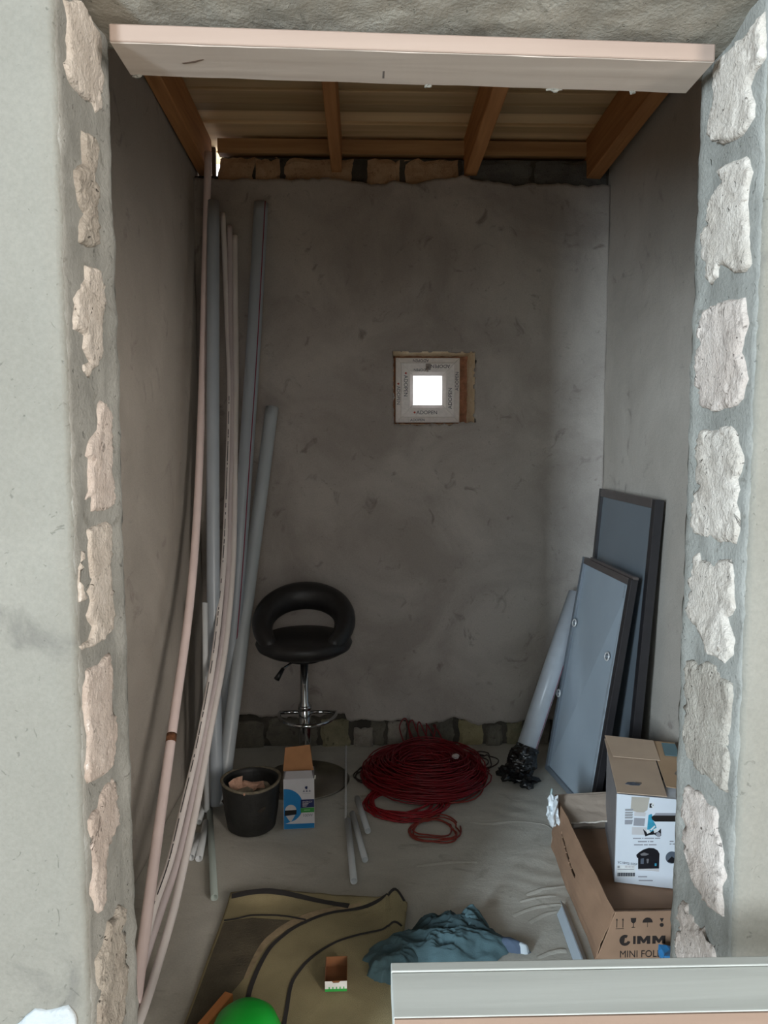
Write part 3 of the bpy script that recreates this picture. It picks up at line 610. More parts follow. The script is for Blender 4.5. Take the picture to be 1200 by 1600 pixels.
PA = [(-0.653,3.540,2.581),(-0.634,3.500,2.090),(-0.617,3.440,1.792),(-0.615,3.370,1.500),(-0.615,3.270,1.162),(-0.614,3.170,0.950),(-0.610,2.950,0.674),(-0.615,2.680,0.434),(-0.617,2.450,0.301),(-0.615,2.250,0.210),(-0.632,2.110,0.132),(-0.639,2.000,0.051),(-0.633,1.890,0.003)]
PB = [(-0.622,3.540,2.524),(-0.620,3.500,2.090),(-0.606,3.440,1.792),(-0.601,3.370,1.500),(-0.600,3.290,1.217),(-0.595,3.190,0.946),(-0.591,2.980,0.665),(-0.605,2.720,0.418),(-0.603,2.490,0.281),(-0.602,2.290,0.187),(-0.618,2.140,0.112),(-0.635,2.020,0.036),(-0.632,1.900,-0.005)]
PC = [(-0.599,3.540,2.481),(-0.596,3.500,2.090),(-0.588,3.440,1.792),(-0.584,3.370,1.500),(-0.578,3.270,1.161),(-0.576,3.190,0.946),(-0.575,2.980,0.665),(-0.588,2.720,0.418),(-0.583,2.490,0.281),(-0.579,2.290,0.187),(-0.580,2.140,0.111),(-0.593,2.020,0.035),(-0.590,1.830,-0.000)]
G1 = [(-0.680,3.500,2.617),(-0.636,3.120,0.959),(-0.616,2.980,0.136)]
G2 = [(-0.477,3.550,2.629),(-0.508,3.450,1.967),(-0.537,3.360,1.442),(-0.565,3.270,0.932),(-0.610,3.200,0.372),(-0.635,3.180,0.053)]
G3 = [(-0.439,3.550,1.691),(-0.520,3.330,0.922),(-0.583,3.050,0.230),(-0.596,2.960,0.016)]
S1 = [(-0.651,2.980,0.873),(-0.653,2.980,0.040)]
S2 = [(-0.660,3.022),(-0.502,2.346)]
T1 = [(-0.680,3.028),(-0.664,2.847)]
T2 = [(-0.638,2.740),(-0.635,2.589)]
T3 = [(-0.635,2.841),(-0.605,2.580)]
T4 = [(-0.657,2.750),(-0.653,2.637)]
P1 = [(-0.072,2.847),(-0.041,2.428)]
P2 = [(-0.066,2.903),(-0.010,2.561)]
P3 = [(-0.066,3.035),(-0.013,2.761)]
ROD = [(-0.100,3.620),(-0.079,2.822)]
ANG = [(0.645,2.278),(0.595,2.010)]
RUG = [(-0.451,2.359),(-0.282,2.365),(-0.153,2.354),(-0.024,2.303),(0.059,2.287),(0.106,2.313),(0.134,2.275),(0.121,2.195),(0.077,1.947),(0.055,1.809),(-0.480,1.823)]
ARC1 = [(-0.321,1.797),(-0.321,1.851),(-0.317,1.957),(-0.289,2.088),(-0.249,2.156),(-0.204,2.203),(-0.146,2.243),(-0.086,2.264),(0.007,2.278),(0.059,2.290),(0.098,2.306),(0.126,2.279)]
ARC2 = [(-0.212,1.794),(-0.211,1.837),(-0.208,1.942),(-0.187,2.004),(-0.154,2.057),(-0.109,2.103),(-0.062,2.133),(0.007,2.158),(0.056,2.169),(0.087,2.190),(0.112,2.174)]
EDGE = [(-0.444,2.341),(-0.365,2.349),(-0.280,2.347),(-0.194,2.334),(-0.129,2.312),(-0.055,2.287)]
LINE2 = [(-0.448,2.229),(-0.409,2.237),(-0.361,2.252),(-0.289,2.250),(-0.237,2.239),(-0.190,2.225)]
DIRT = [(-0.447,2.222),(-0.360,2.242),(-0.189,2.216),(-0.287,2.145),(-0.314,2.061),(-0.339,1.983),(-0.371,1.910),(-0.400,1.799),(-0.478,1.801)]

def lift(pts, zmin): return [(x, y, max(z, zmin)) for x, y, z in pts]
PC += [(-0.600, 1.70, 0.014)]; PB += [(-0.640, 1.75, 0.014)]; PA += [(-0.645, 1.75, 0.014)]
t = pipe('plastic_pipe', lift(PIPE_LONG, 0.016), 0.0165, P_PINK, 'longest pinkish-white pipe with a rusty joint, nearest the left wall', GRP)
tube('rusty_joint', [Vector((-0.668, 2.478, 0.494))-t.location, Vector((-0.6695, 2.50, 0.514))-t.location], 0.0175, plain('rust', srgb(110, 70, 45), 0.9, var=0.4, vscale=80, bump=0.5), t, 12)
pipe('plastic_pipe', lift(PA, 0.014), 0.0125, P_WHITE, 'tallest of three slim white pipes, with tiny black printing along it', GRP, marks=True)
pipe('plastic_pipe', lift(PB, 0.014), 0.0125, P_MAUVE, 'middle of three slim white pipes, duller mauve-grey', GRP)
pipe('plastic_pipe', lift(PC, 0.014), 0.0125, P_WHITE, 'shortest and rightmost of three slim bent white pipes', GRP)
G1[-1] = (-0.606, 2.955, 0.03)
G1 = [(x-0.008, y, z) for x, y, z in G1]
pipe('drain_pipe', G1, 0.028, P_GREY, 'fat grey drain pipe standing behind the slim white pipes', 'grey drain pipes in the left corner')
pipe('drain_pipe', lift(G2, 0.03), 0.033, P_GREY, 'tall grey drain pipe with a dark red line down its side', 'grey drain pipes in the left corner', stripe=-0.7)
pipe('drain_pipe', lift(G3, 0.03), 0.031, P_GREY2, 'shorter grey drain pipe leaning on the back wall beside the stool', 'grey drain pipes in the left corner')
S1 = [(-0.700, 3.02, 0.873), (-0.655, 2.985, 0.014)]
def onf(p, r, d=0.0): return [(p[0][0], p[0][1], r+0.002+d), (p[1][0], p[1][1], r+0.002)]
pipe('conduit', [(-0.652, 2.985, 0.873), (-0.650, 2.93, 0.016)], 0.0115, P_LITE, 'short thin grey pipe standing upright among the bent white pipes')
g = 'loose short pipes on the floor by the left wall'
pipe('pipe_offcut', onf(S2, 0.0125), 0.0125, P_GREEN, 'long greenish-grey pipe piece lying on the floor pointing at the rug', g)
pipe('pipe_offcut', onf(T1, 0.012), 0.012, P_LITE, 'short pipe stub behind the bent white pipes, farthest from the door', g)
pipe('pipe_offcut', onf(T3, 0.0135), 0.0135, P_LITE, 'rightmost of the short open-ended stubs beside the bent pipes', g)
pipe('pipe_offcut', onf(T2, 0.0135), 0.0135, P_LITE, 'second open-ended stub from the right beside the bent pipes', g)
pipe('pipe_offcut', onf(T4, 0.0125), 0.0125, P_LITE, 'smallest stub, half hidden behind the bent white pipes', g)
g = 'short white pipes in the middle of the floor'
pipe('pipe_offcut', onf(P1, 0.0125), 0.0125, P_LITE, 'longest loose white pipe in mid-floor, lying nearest the rug', g)
pipe('pipe_offcut', onf([(P2[0][0]+0.012, P2[0][1]), (P2[1][0]+.008, P2[1][1])], 0.0115), 0.0115, P_LITE, 'middle one of three loose white pipes in mid-floor', g)
pipe('pipe_offcut', onf([(P3[0][0]+0.03, P3[0][1]), (P3[1][0]+.022, P3[1][1])], 0.012), 0.012, P_LITE, 'shortest loose white pipe, nearest the red cable', g)
rd = thing('metal_rod', 'thin shiny metal rod lying on the floor up to the back wall', 'rod', (-0.08, 2.86, 0))
STEEL = plain('bright_steel', srgb(226, 226, 226), 0.28, metal=0.35, var=0.05)
bm = bmesh.new(); add_tube(bm, [Vector((-0.016, 0.69, 0.03)), Vector((0, 0.0, 0.005))], 0.0042, 8); obj('shaft', bm, STEEL, rd, True)
bm = bmesh.new()
for k in range(46):
    c = Vector((-0.016, 0.69, 0.03)).lerp(Vector((0, 0.0, 0.005)), (k+.5)/46); add_tube(bm, [c-Vector((0, .0025, 0)), c+Vector((0, .0025, 0))], 0.0052, 8)
obj('thread', bm, STEEL, rd, True)

# ------------------------------------------------------------------ bar stool
st = thing('bar_stool', 'black padded bar stool with rolled open back and chrome pedestal', 'stool', (-0.272, 3.24, 0))
CHROME = plain('chrome', srgb(190, 192, 194), 0.12, metal=1.0, var=0.03); BASEM = plain('dusty_chrome', srgb(150, 146, 138), 0.38, metal=1.0, var=0.1)
LEATH = plain('black_leatherette', srgb(38, 37, 38), 0.42, var=0.2, vscale=40, bump=0.15, bscale=300)
lathe('base', [(0.001, 0.001), (0.195, 0.001), (0.2, 0.004), (0.195, 0.009), (0.12, 0.016), (0.06, 0.028), (0.034, 0.05), (0.03, 0.07), (0.001, 0.071)], BASEM, st, 48)
lathe('column', [(0.001, 0.06), (0.028, 0.06), (0.028, 0.34), (0.024, 0.345), (0.024, 0.36), (0.019, 0.365), (0.019, 0.60), (0.001, 0.60)], CHROME, st, 24)
lathe('collar', [(0.029, 0.33), (0.031, 0.333), (0.031, 0.347), (0.029, 0.35)], CHROME, st, 24)
pts = []
for k in range(0, 25):
    a = -PI*1.02 + (PI*1.04)*k/24; pts.append((0.128*math.cos(a)+0.012, 0.02+0.16*math.sin(a), 0.305))
tube('footrest', [(0.0, 0.02, 0.31)] + [(-0.06, 0.025, 0.309)] + pts + [(0.07, 0.025, 0.309), (0.0, 0.02, 0.31)], 0.0085, CHROME, st, 10)
# round seat pad
def pad(u, v):
    a = 2*PI*u; r = math.sin(v*PI/2)**0.6 if v < .999 else 1
    return None
prof = [(0.001, 0.575), (0.09, 0.578), (0.165, 0.592), (0.205, 0.615), (0.215, 0.638), (0.205, 0.660), (0.17, 0.674), (0.10, 0.682), (0.001, 0.685)]
lathe('seat', prof, LEATH, st, 40)
lathe('seat_plate', [(0.001, 0.56), (0.08, 0.56), (0.08, 0.578), (0.001, 0.579)], plain('black_metal', srgb(28, 28, 30), 0.4), st, 24)
bm = bmesh.new(); cp = []
for k in range(41):
    a = math.radians(-48 + 276*k/40); s_ = (math.sin(a)+0.74)/1.74
    cp.append(Vector((0.182*math.cos(a), 0.165*math.sin(a)-0.005, 0.645 + 0.172*max(0, s_)**0.85)))
rings = add_tube(bm, cp, lambda t: 0.022+0.036*math.sin(PI*min(1, max(0, t)))**0.55, 16)
for ring, c in zip(rings, cp):
    for v in ring: v.co.z = c.z + (v.co.z-c.z)*1.12
obj('backrest', bm, LEATH, st, True)
lev = tube('lever', [(-0.03, -0.05, 0.572), (-0.075, -0.10, 0.555), (-0.088, -0.115, 0.545)], 0.005, CHROME, st, 8)
tube('lever_grip', [(-0.082, -0.108, 0.551), (-0.108, -0.138, 0.512)], lambda t: 0.008+0.005*t, plain('black_plastic', srgb(24, 24, 25), 0.4), lev, 10)

# ------------------------------------------------------------------ bucket of rubble
bu = thing('bucket', 'battered black plastic bucket full of rubble beside the grey pipes', 'bucket', (-0.452, 2.83, 0), )
BLK = plain('dirty_black_rubber', srgb(34, 34, 33), 0.55, var=0.35, vscale=30, bump=0.2, bscale=60)
prof = [(0.001, 0.002), (0.082, 0.002), (0.094, 0.012), (0.106, 0.085), (0.114, 0.182), (0.114, 0.198), (0.107, 0.198), (0.105, 0.18), (0.100, 0.10), (0.001, 0.10)]
lathe('body', prof, BLK, bu, 40)
rim = [(0.1135*math.cos(a), 0.1135*math.sin(a), 0.198+0.005*math.sin(2*a+1)) for a in [2*PI*k/48 for k in range(48)]]
tube('rim', rim, 0.006, plain('dusty_rim', srgb(112, 104, 88), 0.8, var=0.3, vscale=60), bu, 8, closed=True)
def lump(name, loc, sx, sy, sz, mat, parent, seed, sub=3, amp=0.35):
    bm = bmesh.new(); bmesh.ops.create_icosphere(bm, subdivisions=sub, radius=1)
    for v in bm.verts:
        n = v.co.normalized(); k = 1+amp*fbm(n.x+seed, n.y, n.z, 1.6, 4); v.co = Vector((n.x*sx*k+loc[0], n.y*sy*k+loc[1], n.z*sz*k+loc[2]))
    return obj(name, bm, mat, parent)
lump('plaster_fill', (0, 0, 0.125), 0.095, 0.095, 0.035, plain('bucket_dirt', srgb(58, 52, 46), 0.95, var=0.4, vscale=40, bump=0.8), bu, 3.1)
RUB = plain('pink_rubble', srgb(190, 150, 128), 0.9, var=0.25, vscale=40, bump=0.6); RUB2 = plain('grey_rubble', srgb(140, 130, 112), 0.9, var=0.3, vscale=40, bump=0.6)
for i, (lx, ly, lz, a, b_, c_, m) in enumerate([(-0.05, -0.02, 0.20, 0.03, 0.02, 0.045, RUB), (0.0, -0.01, 0.205, 0.05, 0.02, 0.018, RUB), (-0.015, -0.05, 0.185, 0.035, 0.025, 0.03, RUB2), (0.04, -0.03, 0.178, 0.03, 0.03, 0.022, RUB2), (0.03, 0.03, 0.178, 0.04, 0.03, 0.02, RUB2), (-0.04, 0.045, 0.17, 0.04, 0.03, 0.02, RUB2)]):
    lump('rubble', (lx, ly, lz-0.03), a, b_, c_, m, bu, i*5.7, 2, 0.7)
lump('rubble', (-0.008, -0.119, 0.192), 0.006, 0.005, 0.006, RUB, bu, 9.1, 1)

# ------------------------------------------------------------------ lamp box
WHITE = plain('white_card', srgb(214, 212, 216), 0.5, var=0.04); KRAFT = plain('kraft_card', srgb(186, 134, 92), 0.85, var=0.1, vscale=20)
BLUE = plain('print_blue', srgb(30, 128, 190), 0.45, var=0.03); NAVY = plain('print_navy', srgb(28, 40, 92), 0.45, var=0.03); GREEN = plain('print_green', srgb(60, 150, 70), 0.45, var=0.03)
PBLK = plain('print_black', srgb(20, 20, 24), 0.45, var=0.03); PGREY = plain('print_grey', srgb(150, 150, 156), 0.5, var=0.05); PLT = plain('print_pale', srgb(200, 196, 196), 0.5, var=0.04)
bx_ = thing('lamp_box', 'upright white and blue bulb carton with its brown lid flap open', 'box', (-0.262, 2.81, 0), (0, 0, math.radians(4)))
W_, D_, H_ = 0.121, 0.11, 0.205
bm = bmesh.new(); add_box(bm, -W_/2, W_/2, 0, D_, 0.0005, H_)
top = [f for f in bm.faces if all(v.co.z > H_-0.001 for v in f.verts)]; bmesh.ops.delete(bm, geom=top, context='FACES')
o = obj('body', bm, WHITE, bx_); solidify(o, 0.0012)
M = face_m((-W_/2, -0.0002, 0), (1, 0, 0), (0, 0, 1))
def arc_pts(cx, cy, r, a0, a1, n=24): return [(cx+r*math.cos(math.radians(a0+(a1-a0)*k/n)), cy+r*math.sin(math.radians(a0+(a1-a0)*k/n))) for k in range(n+1)]
poly_plate('printed_circle', [(0.001, 0.022)] + [p for p in arc_pts(0.006, 0.096, 0.070, -58, 90)] + [(0.001, 0.166)], M, BLUE, bx_, 0.0004)
poly_plate('printed_band', [(0.001, 0.002), (W_-0.001, 0.002), (W_-0.001, 0.022), (0.04, 0.022), (0.001, 0.024)], M, BLUE, bx_, 0.00042)
poly_plate('printed_banner', [(0.066, 0.087), (W_-0.001, 0.087), (W_-0.001, 0.120), (0.068, 0.120)], M, NAVY, bx_, 0.00046)
poly_plate('printed_banner', [(0.067, 0.067), (W_-0.001, 0.067), (W_-0.001, 0.086), (0.066, 0.086)], M, GREEN, bx_, 0.00046)
poly_plate('printed_bulb_dome', arc_pts(0.028, 0.079, 0.022, 0, 180, 16), M @ Matrix.Translation((0, 0, 0.0003)), PLT, bx_, 0.0005)
poly_plate('printed_bulb_collar', [(0.004, 0.057), (0.05, 0.061), (0.051, 0.080), (0.005, 0.078)], M @ Matrix.Translation((0, 0, 0.0004)), PBLK, bx_, 0.0005)
poly_plate('printed_bulb_cap', [(0.009, 0.056), (0.046, 0.060), (0.032, 0.036), (0.027, 0.032), (0.022, 0.036)], M @ Matrix.Translation((0, 0, 0.0003)), PLT, bx_, 0.0005)
MT = M @ Matrix.Translation((0, 0, 0.0008))
text('lettering', '100W', 0.016, MT @ Matrix.Translation((0.074, 0.050, 0)), PGREY, bx_, bold=0.0003)
text('lettering', 'ENERGY', 0.0105, MT @ Matrix.Translation((0.074, 0.107, 0)), PLT, bx_)
[poly_plate('printed_line', [(0.074, a_), (0.098-0.004*k_, a_), (0.098-0.004*k_, a_+.0022), (0.074, a_+.0022)], MT, PLT, bx_, 0.0004) for k_, a_ in enumerate((0.102, 0.097, 0.092))]
poly_plate('printed_line', [(0.080, 0.0755), (0.104, 0.0755), (0.104, 0.0785), (0.080, 0.0785)], MT, plain('print_mint', srgb(150, 205, 150), 0.5), bx_, 0.0004)
poly_plate('logo', arc_pts(0.090, 0.168, 0.006, 30, 200, 10) + arc_pts(0.090, 0.166, 0.004, 200, 380, 10), M, NAVY, bx_, 0.0005)
for k in range(3):
    cx = 0.080+0.0115*k
    poly_plate('logo', [(cx-0.004, 0.154), (cx-0.0015, 0.1535), (cx-0.004, 0.150), (cx, 0.1525), (cx+0.004, 0.150), (cx+0.0015, 0.1535), (cx+0.004, 0.154), (cx+0.001, 0.155), (cx+0.0008, 0.159), (cx-0.0008, 0.159), (cx-0.001, 0.155)], M, NAVY, bx_, 0.0005)
for k in range(3): poly_plate('printed_line', [(0.074, 0.1445-0.0), (0.106, 0.1445), (0.106, 0.1455), (0.074, 0.1455)], M, PGREY, bx_, 0.0005) if k == 0 else None
# lid: white dust flap on top, brown inside of the raised lid behind
QF = [Vector((-W_/2+.003, 0.002, H_)), Vector((W_/2-.004, 0.002, H_)), Vector((W_/2-.010, 0.045, H_+.012)), Vector((-W_/2+.008, 0.045, H_+.012))]
quadbox('front_flap', QF, 0, 1, 0, 1, -0.0006, 0.0006, WHITE, bx_)
QF = [Vector((-W_/2-.004, D_-.03, H_-.002)), Vector((W_/2-.003, D_-.03, H_-.002)), Vector((W_/2-.016, D_+.01, H_+.088)), Vector((-W_/2+.004, D_+.01, H_+.080))]
quadbox('lid_flap', QF, 0, 1, 0, 1, -0.0008, 0.0008, KRAFT, bx_)
tube('torn_corner', [(W_/2+.002, 0.003, H_-.004), (W_/2+.004, 0.004, H_+.010)], 0.0025, plain('white_paper', srgb(236, 236, 232), 0.6), bx_, 6)

# ------------------------------------------------------------------ red cable
cb = thing('cable_coil', 'big loose tangle of thin dark red cable on the floor by the back wall', 'cable', (0.25, 3.22, 0))
REDC = plain('red_cable', srgb(122, 16, 27), 0.4, var=0.15, vscale=30); ORG = plain('orange_red_cable', srgb(138, 50, 38), 0.4, var=0.15, vscale=30)
rnd = random.Random(5)
def loops(n, cx, cy, rx, ry, jit, z0, zr, phase=0.0, wob=0.05):
    pts = []; steps = 30
    px_, py_, prx, pry = cx, cy, rx, ry
    for i in range(n):
        qx, qy = cx+rnd.uniform(-jit, jit), cy+rnd.uniform(-jit, jit); s = rnd.uniform(0.55, 1.05)**0.7; qrx, qry = rx*s, ry*s*rnd.uniform(.85, 1.1)
        ph = rnd.uniform(0, 6); lift_ = z0 + zr*(1-abs(s-0.78)/0.4)*rnd.uniform(0.2, 1)
        for k in range(steps):
            t = k/steps; e = t*t*(3-2*t); a = 2*PI*t + phase
            X = px_+(qx-px_)*e; Y = py_+(qy-py_)*e; RX = prx+(qrx-prx)*e; RY = pry+(qry-pry)*e
            w1 = 1+wob*math.sin(3*a+ph)
            pts.append((X+RX*w1*math.cos(a), Y+RY*w1*math.sin(a), max(0.004, lift_+0.006*math.sin(2*a+ph))))
        px_, py_, prx, pry = qx, qy, qrx, qry
    return pts
def cable(name, pts, mat, r=0.0032): bm = bmesh.new(); add_tube(bm, pts, r, 5); return obj(name, bm, mat, cb, True)
cable('main_coil', loops(95, 0.015, 0.02, 0.270, 0.245, 0.03, 0.012, 0.075), REDC)
cable('main_coil', loops(45, 0.03, 0.05, 0.20, 0.19, 0.05, 0.02, 0.085), REDC)
cable('inner_coil', loops(46, 0.01, 0.05, 0.135, 0.125, 0.075, 0.03, 0.06, 0.4, 0.12), REDC)
cable('front_coil', loops(16, -0.085, -0.21, 0.175, 0.155, 0.025, 0.004, 0.014, 1.0, 0.08), plain('bright_red_cable', srgb(150, 20, 32), 0.4, var=0.12, vscale=30))
cable('loose_loops', loops(5, 0.03, -0.43, 0.10, 0.10, 0.03, 0.004, 0.004, 0.5, 0.1), ORG)
cable('loose_loops', loops(4, 0.10, 0.0, 0.21, 0.25, 0.02, 0.004, 0.004, 0.5, 0.05), ORG)
cable('stray_loops', loops(3, -0.205, 0.06, 0.10, 0.10, 0.01, 0.004, 0.003, 0.9, 0.1), plain('dark_cable', srgb(56, 44, 40), 0.5))
cable('stray_loops', loops(3, 0.27, 0.17, 0.10, 0.12, 0.03, 0.004, 0.02, 0.9, 0.1), plain('dark_cable', srgb(56, 44, 40), 0.5))
for k in range(5):
    x = -0.06+0.035*k
    cable('cable_end', spline([(x, 0.28, 0.06), (x-0.02+0.01*k, 0.345, 0.12), (x+0.01, 0.365, 0.155-0.01*k), (x+0.03, 0.34, 0.10), (x+0.05, 0.27, 0.07)], 6), REDC)
lump('cable_tag', (0.16, 0.02, 0.105), 0.016, 0.02, 0.008, plain('clear_tag', srgb(190, 180, 178), 0.3), cb, 2.2, 2, 0.6)

# ------------------------------------------------------------------ right corner: wrapped pipe and glazed panels
wp_ = thing('drain_pipe', 'wide pale grey pipe with its foot wrapped in a black bag', 'pipe', (0.69, 3.23, 0))
A = Vector((0.015, 0.01, 0.05)); B = Vector((0.335, 0.26, 0.80))
tube('pipe_wall', [A, B], 0.046, plain('pale_blue_grey_pvc', srgb(186, 192, 200), 0.3, var=0.04), wp_, 28, 0.9)
d = (B-A).normalized(); side = d.cross(Vector((0, -1, 0))).normalized(); fr = side.cross(d).normalized(); fr = fr if fr.y < 0 else -fr
q = [A.lerp(B, k/20) + (fr*math.cos(0.9)-side*math.sin(0.9))*0.0462*(1 if side.x < 0 else 1) for k in range(21)]
q2 = [A.lerp(B, k/20) + (fr*math.cos(0.75)+side*math.sin(0.75))*0.0462 for k in range(21)]
tube('printed_line', q2 if side.x > 0 else q, 0.0014, STRIPE, wp_, 5)
BAG = plain('black_bag_film', srgb(22, 22, 23), 0.25, var=0.2, vscale=30)
def bagf(u, v):
    a = 2*PI*u; s = v; c = A + d*(0.10-0.16*s); rr = 0.050+0.014*math.sin(s*PI)+0.010*fbm(math.cos(a)*1.2, math.sin(a)*1.2, s*2.5, 2.2, 4)
    if s > 0.82: rr *= max(0.35, 1-(s-0.82)*3)
    p = c + (side*math.cos(a)+fr*math.sin(a))*rr
    return (p.x, p.y, max(p.z, 0.003))
o = obj('black_bag', grid(bagf, 48, 30), BAG, wp_); 
lump('bag_knot', (0.025, -0.075, 0.03), 0.045, 0.04, 0.028, BAG, wp_, 7.7, 3, 0.9)
lump('bag_knot', (-0.03, -0.02, 0.035), 0.045, 0.04, 0.032, BAG, wp_, 4.4, 3, 0.9)
tube('bag_tie', [A+d*0.02+(side*math.cos(a)+fr*math.sin(a))*0.061 for a in [2*PI*k/24 for k in range(24)]], 0.003, plain('clear_tape', srgb(120, 118, 116), 0.2), wp_, 6, closed=True)

ALU = plain('black_aluminium', srgb(44, 42, 44), 0.35, var=0.1); ALU2 = plain('bronze_aluminium', srgb(86, 78, 76), 0.35, var=0.1)
GLS = plain('grey_film_glass', srgb(158, 170, 180), 0.25, var=0.05, vscale=4, coat=0.4); GLS2 = plain('dark_film_glass', srgb(112, 120, 127), 0.35, var=0.05, vscale=4)
def glazed(label, Q, th, fw, mats):
    base = Vector(Q[1]); t = thing('framed_glass_panel', label, 'panel', base, group='framed glass panels against the right wall')
    Q = [Vector(p)-base for p in Q]      # far-bottom, near-bottom, near-top, far-top; normal looks into the room
    if (Q[1]-Q[0]).cross(Q[3]-Q[0]).x > 0: sg = -1
    else: sg = 1
    L = (Q[1]-Q[0]).length; H = (Q[3]-Q[0]).length; fu = fw/L; fv = fw/H; th *= sg
    quadbox('stile', Q, 0, fu, 0, 1, 0, th, mats[0], t); quadbox('stile', Q, 1-fu*1.3, 1, 0, 1, 0, th, ALU, t)
    quadbox('rail', Q, fu, 1-fu*1.3, 0, fv, 0, th, mats[0], t); quadbox('rail', Q, fu, 1-fu*1.3, 1-fv*1.3, 1, 0, th, mats[1], t)
    quadbox('glass', Q, fu*0.8, 1-fu*1.2, fv*0.8, 1-fv*1.2, th*0.45, th*0.6, mats[2], t)
    return t, Q, th
tb_, Qb, thb = glazed('taller dark-framed glass panel, behind the front one', [(1.055, 3.50, 0.0), (1.062, 2.80, 0.0), (1.150, 2.80, 1.30), (1.155, 3.50, 1.305)], 0.035, 0.028, (ALU, ALU2, GLS2))
tf_, Qf, thf = glazed('shorter glass panel in front, with clear film and round knobs', [(0.868, 3.33, 0.0), (0.935, 2.84, 0.0), (1.066, 2.82, 0.985), (1.045, 3.40, 0.99)], 0.03, 0.022, (plain('silver_grey_frame', srgb(104, 112, 120), 0.3, var=0.05), ALU2, GLS))
quadbox('top_channel', Qf, 0.15, 1.0, 1.0, 1.012, 0.0, thf*0.8, ALU2, tf_)
quadbox('film_edge', Qf, 0.86, 0.90, 0.03, 0.96, thf*0.6, thf*0.68, plain('clear_film', srgb(150, 160, 168), 0.2, coat=0.5), tf_)
for u, v in ((0.10, 0.70), (0.83, 0.66), (0.03, 0.36)):
    p = quadpt(Qf, u, v, thf*1.15); n_ = quadpt(Qf, u, v, thf*2)-p; n_.normalize(); a = n_.orthogonal().normalized(); b_ = n_.cross(a)
    kn = tube('roller', [p + (a*math.cos(t_)+b_*math.sin(t_))*0.016 for t_ in [2*PI*k/20 for k in range(20)]], 0.0035, STEEL, tf_, 6, closed=True)
    tube('roller_hub', [p-n_*0.006, p+n_*0.004], 0.008, GLS2, tf_, 12)

# ------------------------------------------------------------------ big open carton with the white box in it
KR = plain('carton_card', srgb(154, 122, 98), 0.85, var=0.08, vscale=14); KRG = plain('carton_inside', srgb(164, 148, 134), 0.88, var=0.06, vscale=14)
ct = thing('carton', 'big open brown cardboard carton lying along the right wall', 'carton', (0.87, 2.4, 0))
def R2(p): return Vector((p[0]-0.87, p[1]-2.4, p[2]))
NB, FB = (0.674, 2.035, 0.001), (0.700, 2.655, 0.001)       # near and far bottom corners of the left side
NT, FT = (0.730, 2.04, 0.146), (0.720, 2.68, 0.192)
Q = [R2(FB), R2(NB), R2(NT), R2(FT)]
# left side with its slit hand-hole: panels round the slot
s0, s1, t0, t1 = 0.22, 0.58, 0.58, 0.70
bm = bmesh.new()
def sidep(u, v):
    bulge = 0.02*math.sin(PI*u)*math.sin(PI*v)+0.006*fbm(u, v, 3, 2.5); p = quadpt(Q, u, v); return p + Vector((-bulge, 0, 0))
us = sorted([i/24 for i in range(25)] + [s0, s1]); vs_ = sorted([i/45 for i in range(46)])
gvs = [[bm.verts.new(sidep(u, v)) for v in vs_] for u in us]
for i in range(len(us)-1):
    for j in range(len(vs_)-1):
        um, vm = (us[i]+us[i+1])/2, (vs_[j]+vs_[j+1])/2
        if s0 < um < s1 and abs(vm-(0.68-0.13*(um-s0)/(s1-s0))) < 0.032: continue
        bm.faces.new((gvs[i][j], gvs[i+1][j], gvs[i+1][j+1], gvs[i][j+1]))
o = obj('side_panel', bm, KR, ct); solidify(o, 0.004, 0)
NRB, FRB = (1.14, 2.035, 0.001), (1.14, 2.68, 0.001); NRT, FRT = (1.14, 2.04, 0.146), (1.14, 2.70, 0.20)
quadbox('front_panel', [R2(NB), R2(NRB), R2(NRT), R2(NT)], 0.005, 1, 0, 1, -0.002, 0.002, KR, ct)
quadbox('back_panel', [R2(FB), R2(FRB), R2(FRT), R2(FT)], 0.0, 1, 0, 1, -0.002, 0.002, KRG, ct)
quadbox('side_panel', [R2(NRB), R2(FRB), R2(FRT), R2(NRT)], 0.005, 0.995, 0, 1, -0.002, 0.002, KRG, ct)
quadbox('bottom', [R2(NB), R2(NRB), R2(FRB), R2(FB)], 0.01, 0.99, 0.01, 0.99, 0.001, 0.004, KRG, ct)
# torn inner flap hanging from the far side and the front flap folded inwards
def flap(u, v):
    p = R2((0.726+0.25*u, 2.675-0.10*v, 0.188-0.055*v+0.01*u+0.004*fbm(u, v, 1, 3))); return p
o = obj('torn_flap', grid(flap, 14, 8), KRG, ct); solidify(o, 0.003, 0)
tear = [R2((0.726+0.25*u, 2.572+0.006*fbm(u, 3, 1, 8), 0.134+0.01*u+0.003*fbm(u, 8, 1, 9))) for u in [k/20 for k in range(21)]]
tube('torn_edge', tear, 0.0035, plain('torn_paper', srgb(206, 196, 184), 0.9, var=0.2, vscale=80), ct, 5)
def flap2(u, v): return R2((0.735+0.40*u, 2.042+0.10*v, 0.143-0.055*v-0.01*v*v+0.004*fbm(u, v, 5, 3)))
o = obj('front_flap', grid(flap2, 14, 8), KR, ct); solidify(o, 0.003, 0)
quadbox('packing_sheet', [R2((0.735, 2.155, 0.005)), R2((1.13, 2.155, 0.005)), R2((1.13, 2.64, 0.005)), R2((0.745, 2.64, 0.005))], 0, 1, 0, 1, 0, 0.072, KR, ct)
FM = face_m(R2((0.694, 2.0325, 0.0)), (1, 0, 0), (0, 0.034, 1))
CINK = plain('carton_ink', srgb(40, 30, 26), 0.8)
MF = FM
def fm(x, z): return MF @ Matrix.Translation((x, z, 0))
ringp = arc_pts(0, 0, 0.0165, 60, 345, 28) + arc_pts(0, 0, 0.008, 345, 60, 20)
lx0 = 0.0865
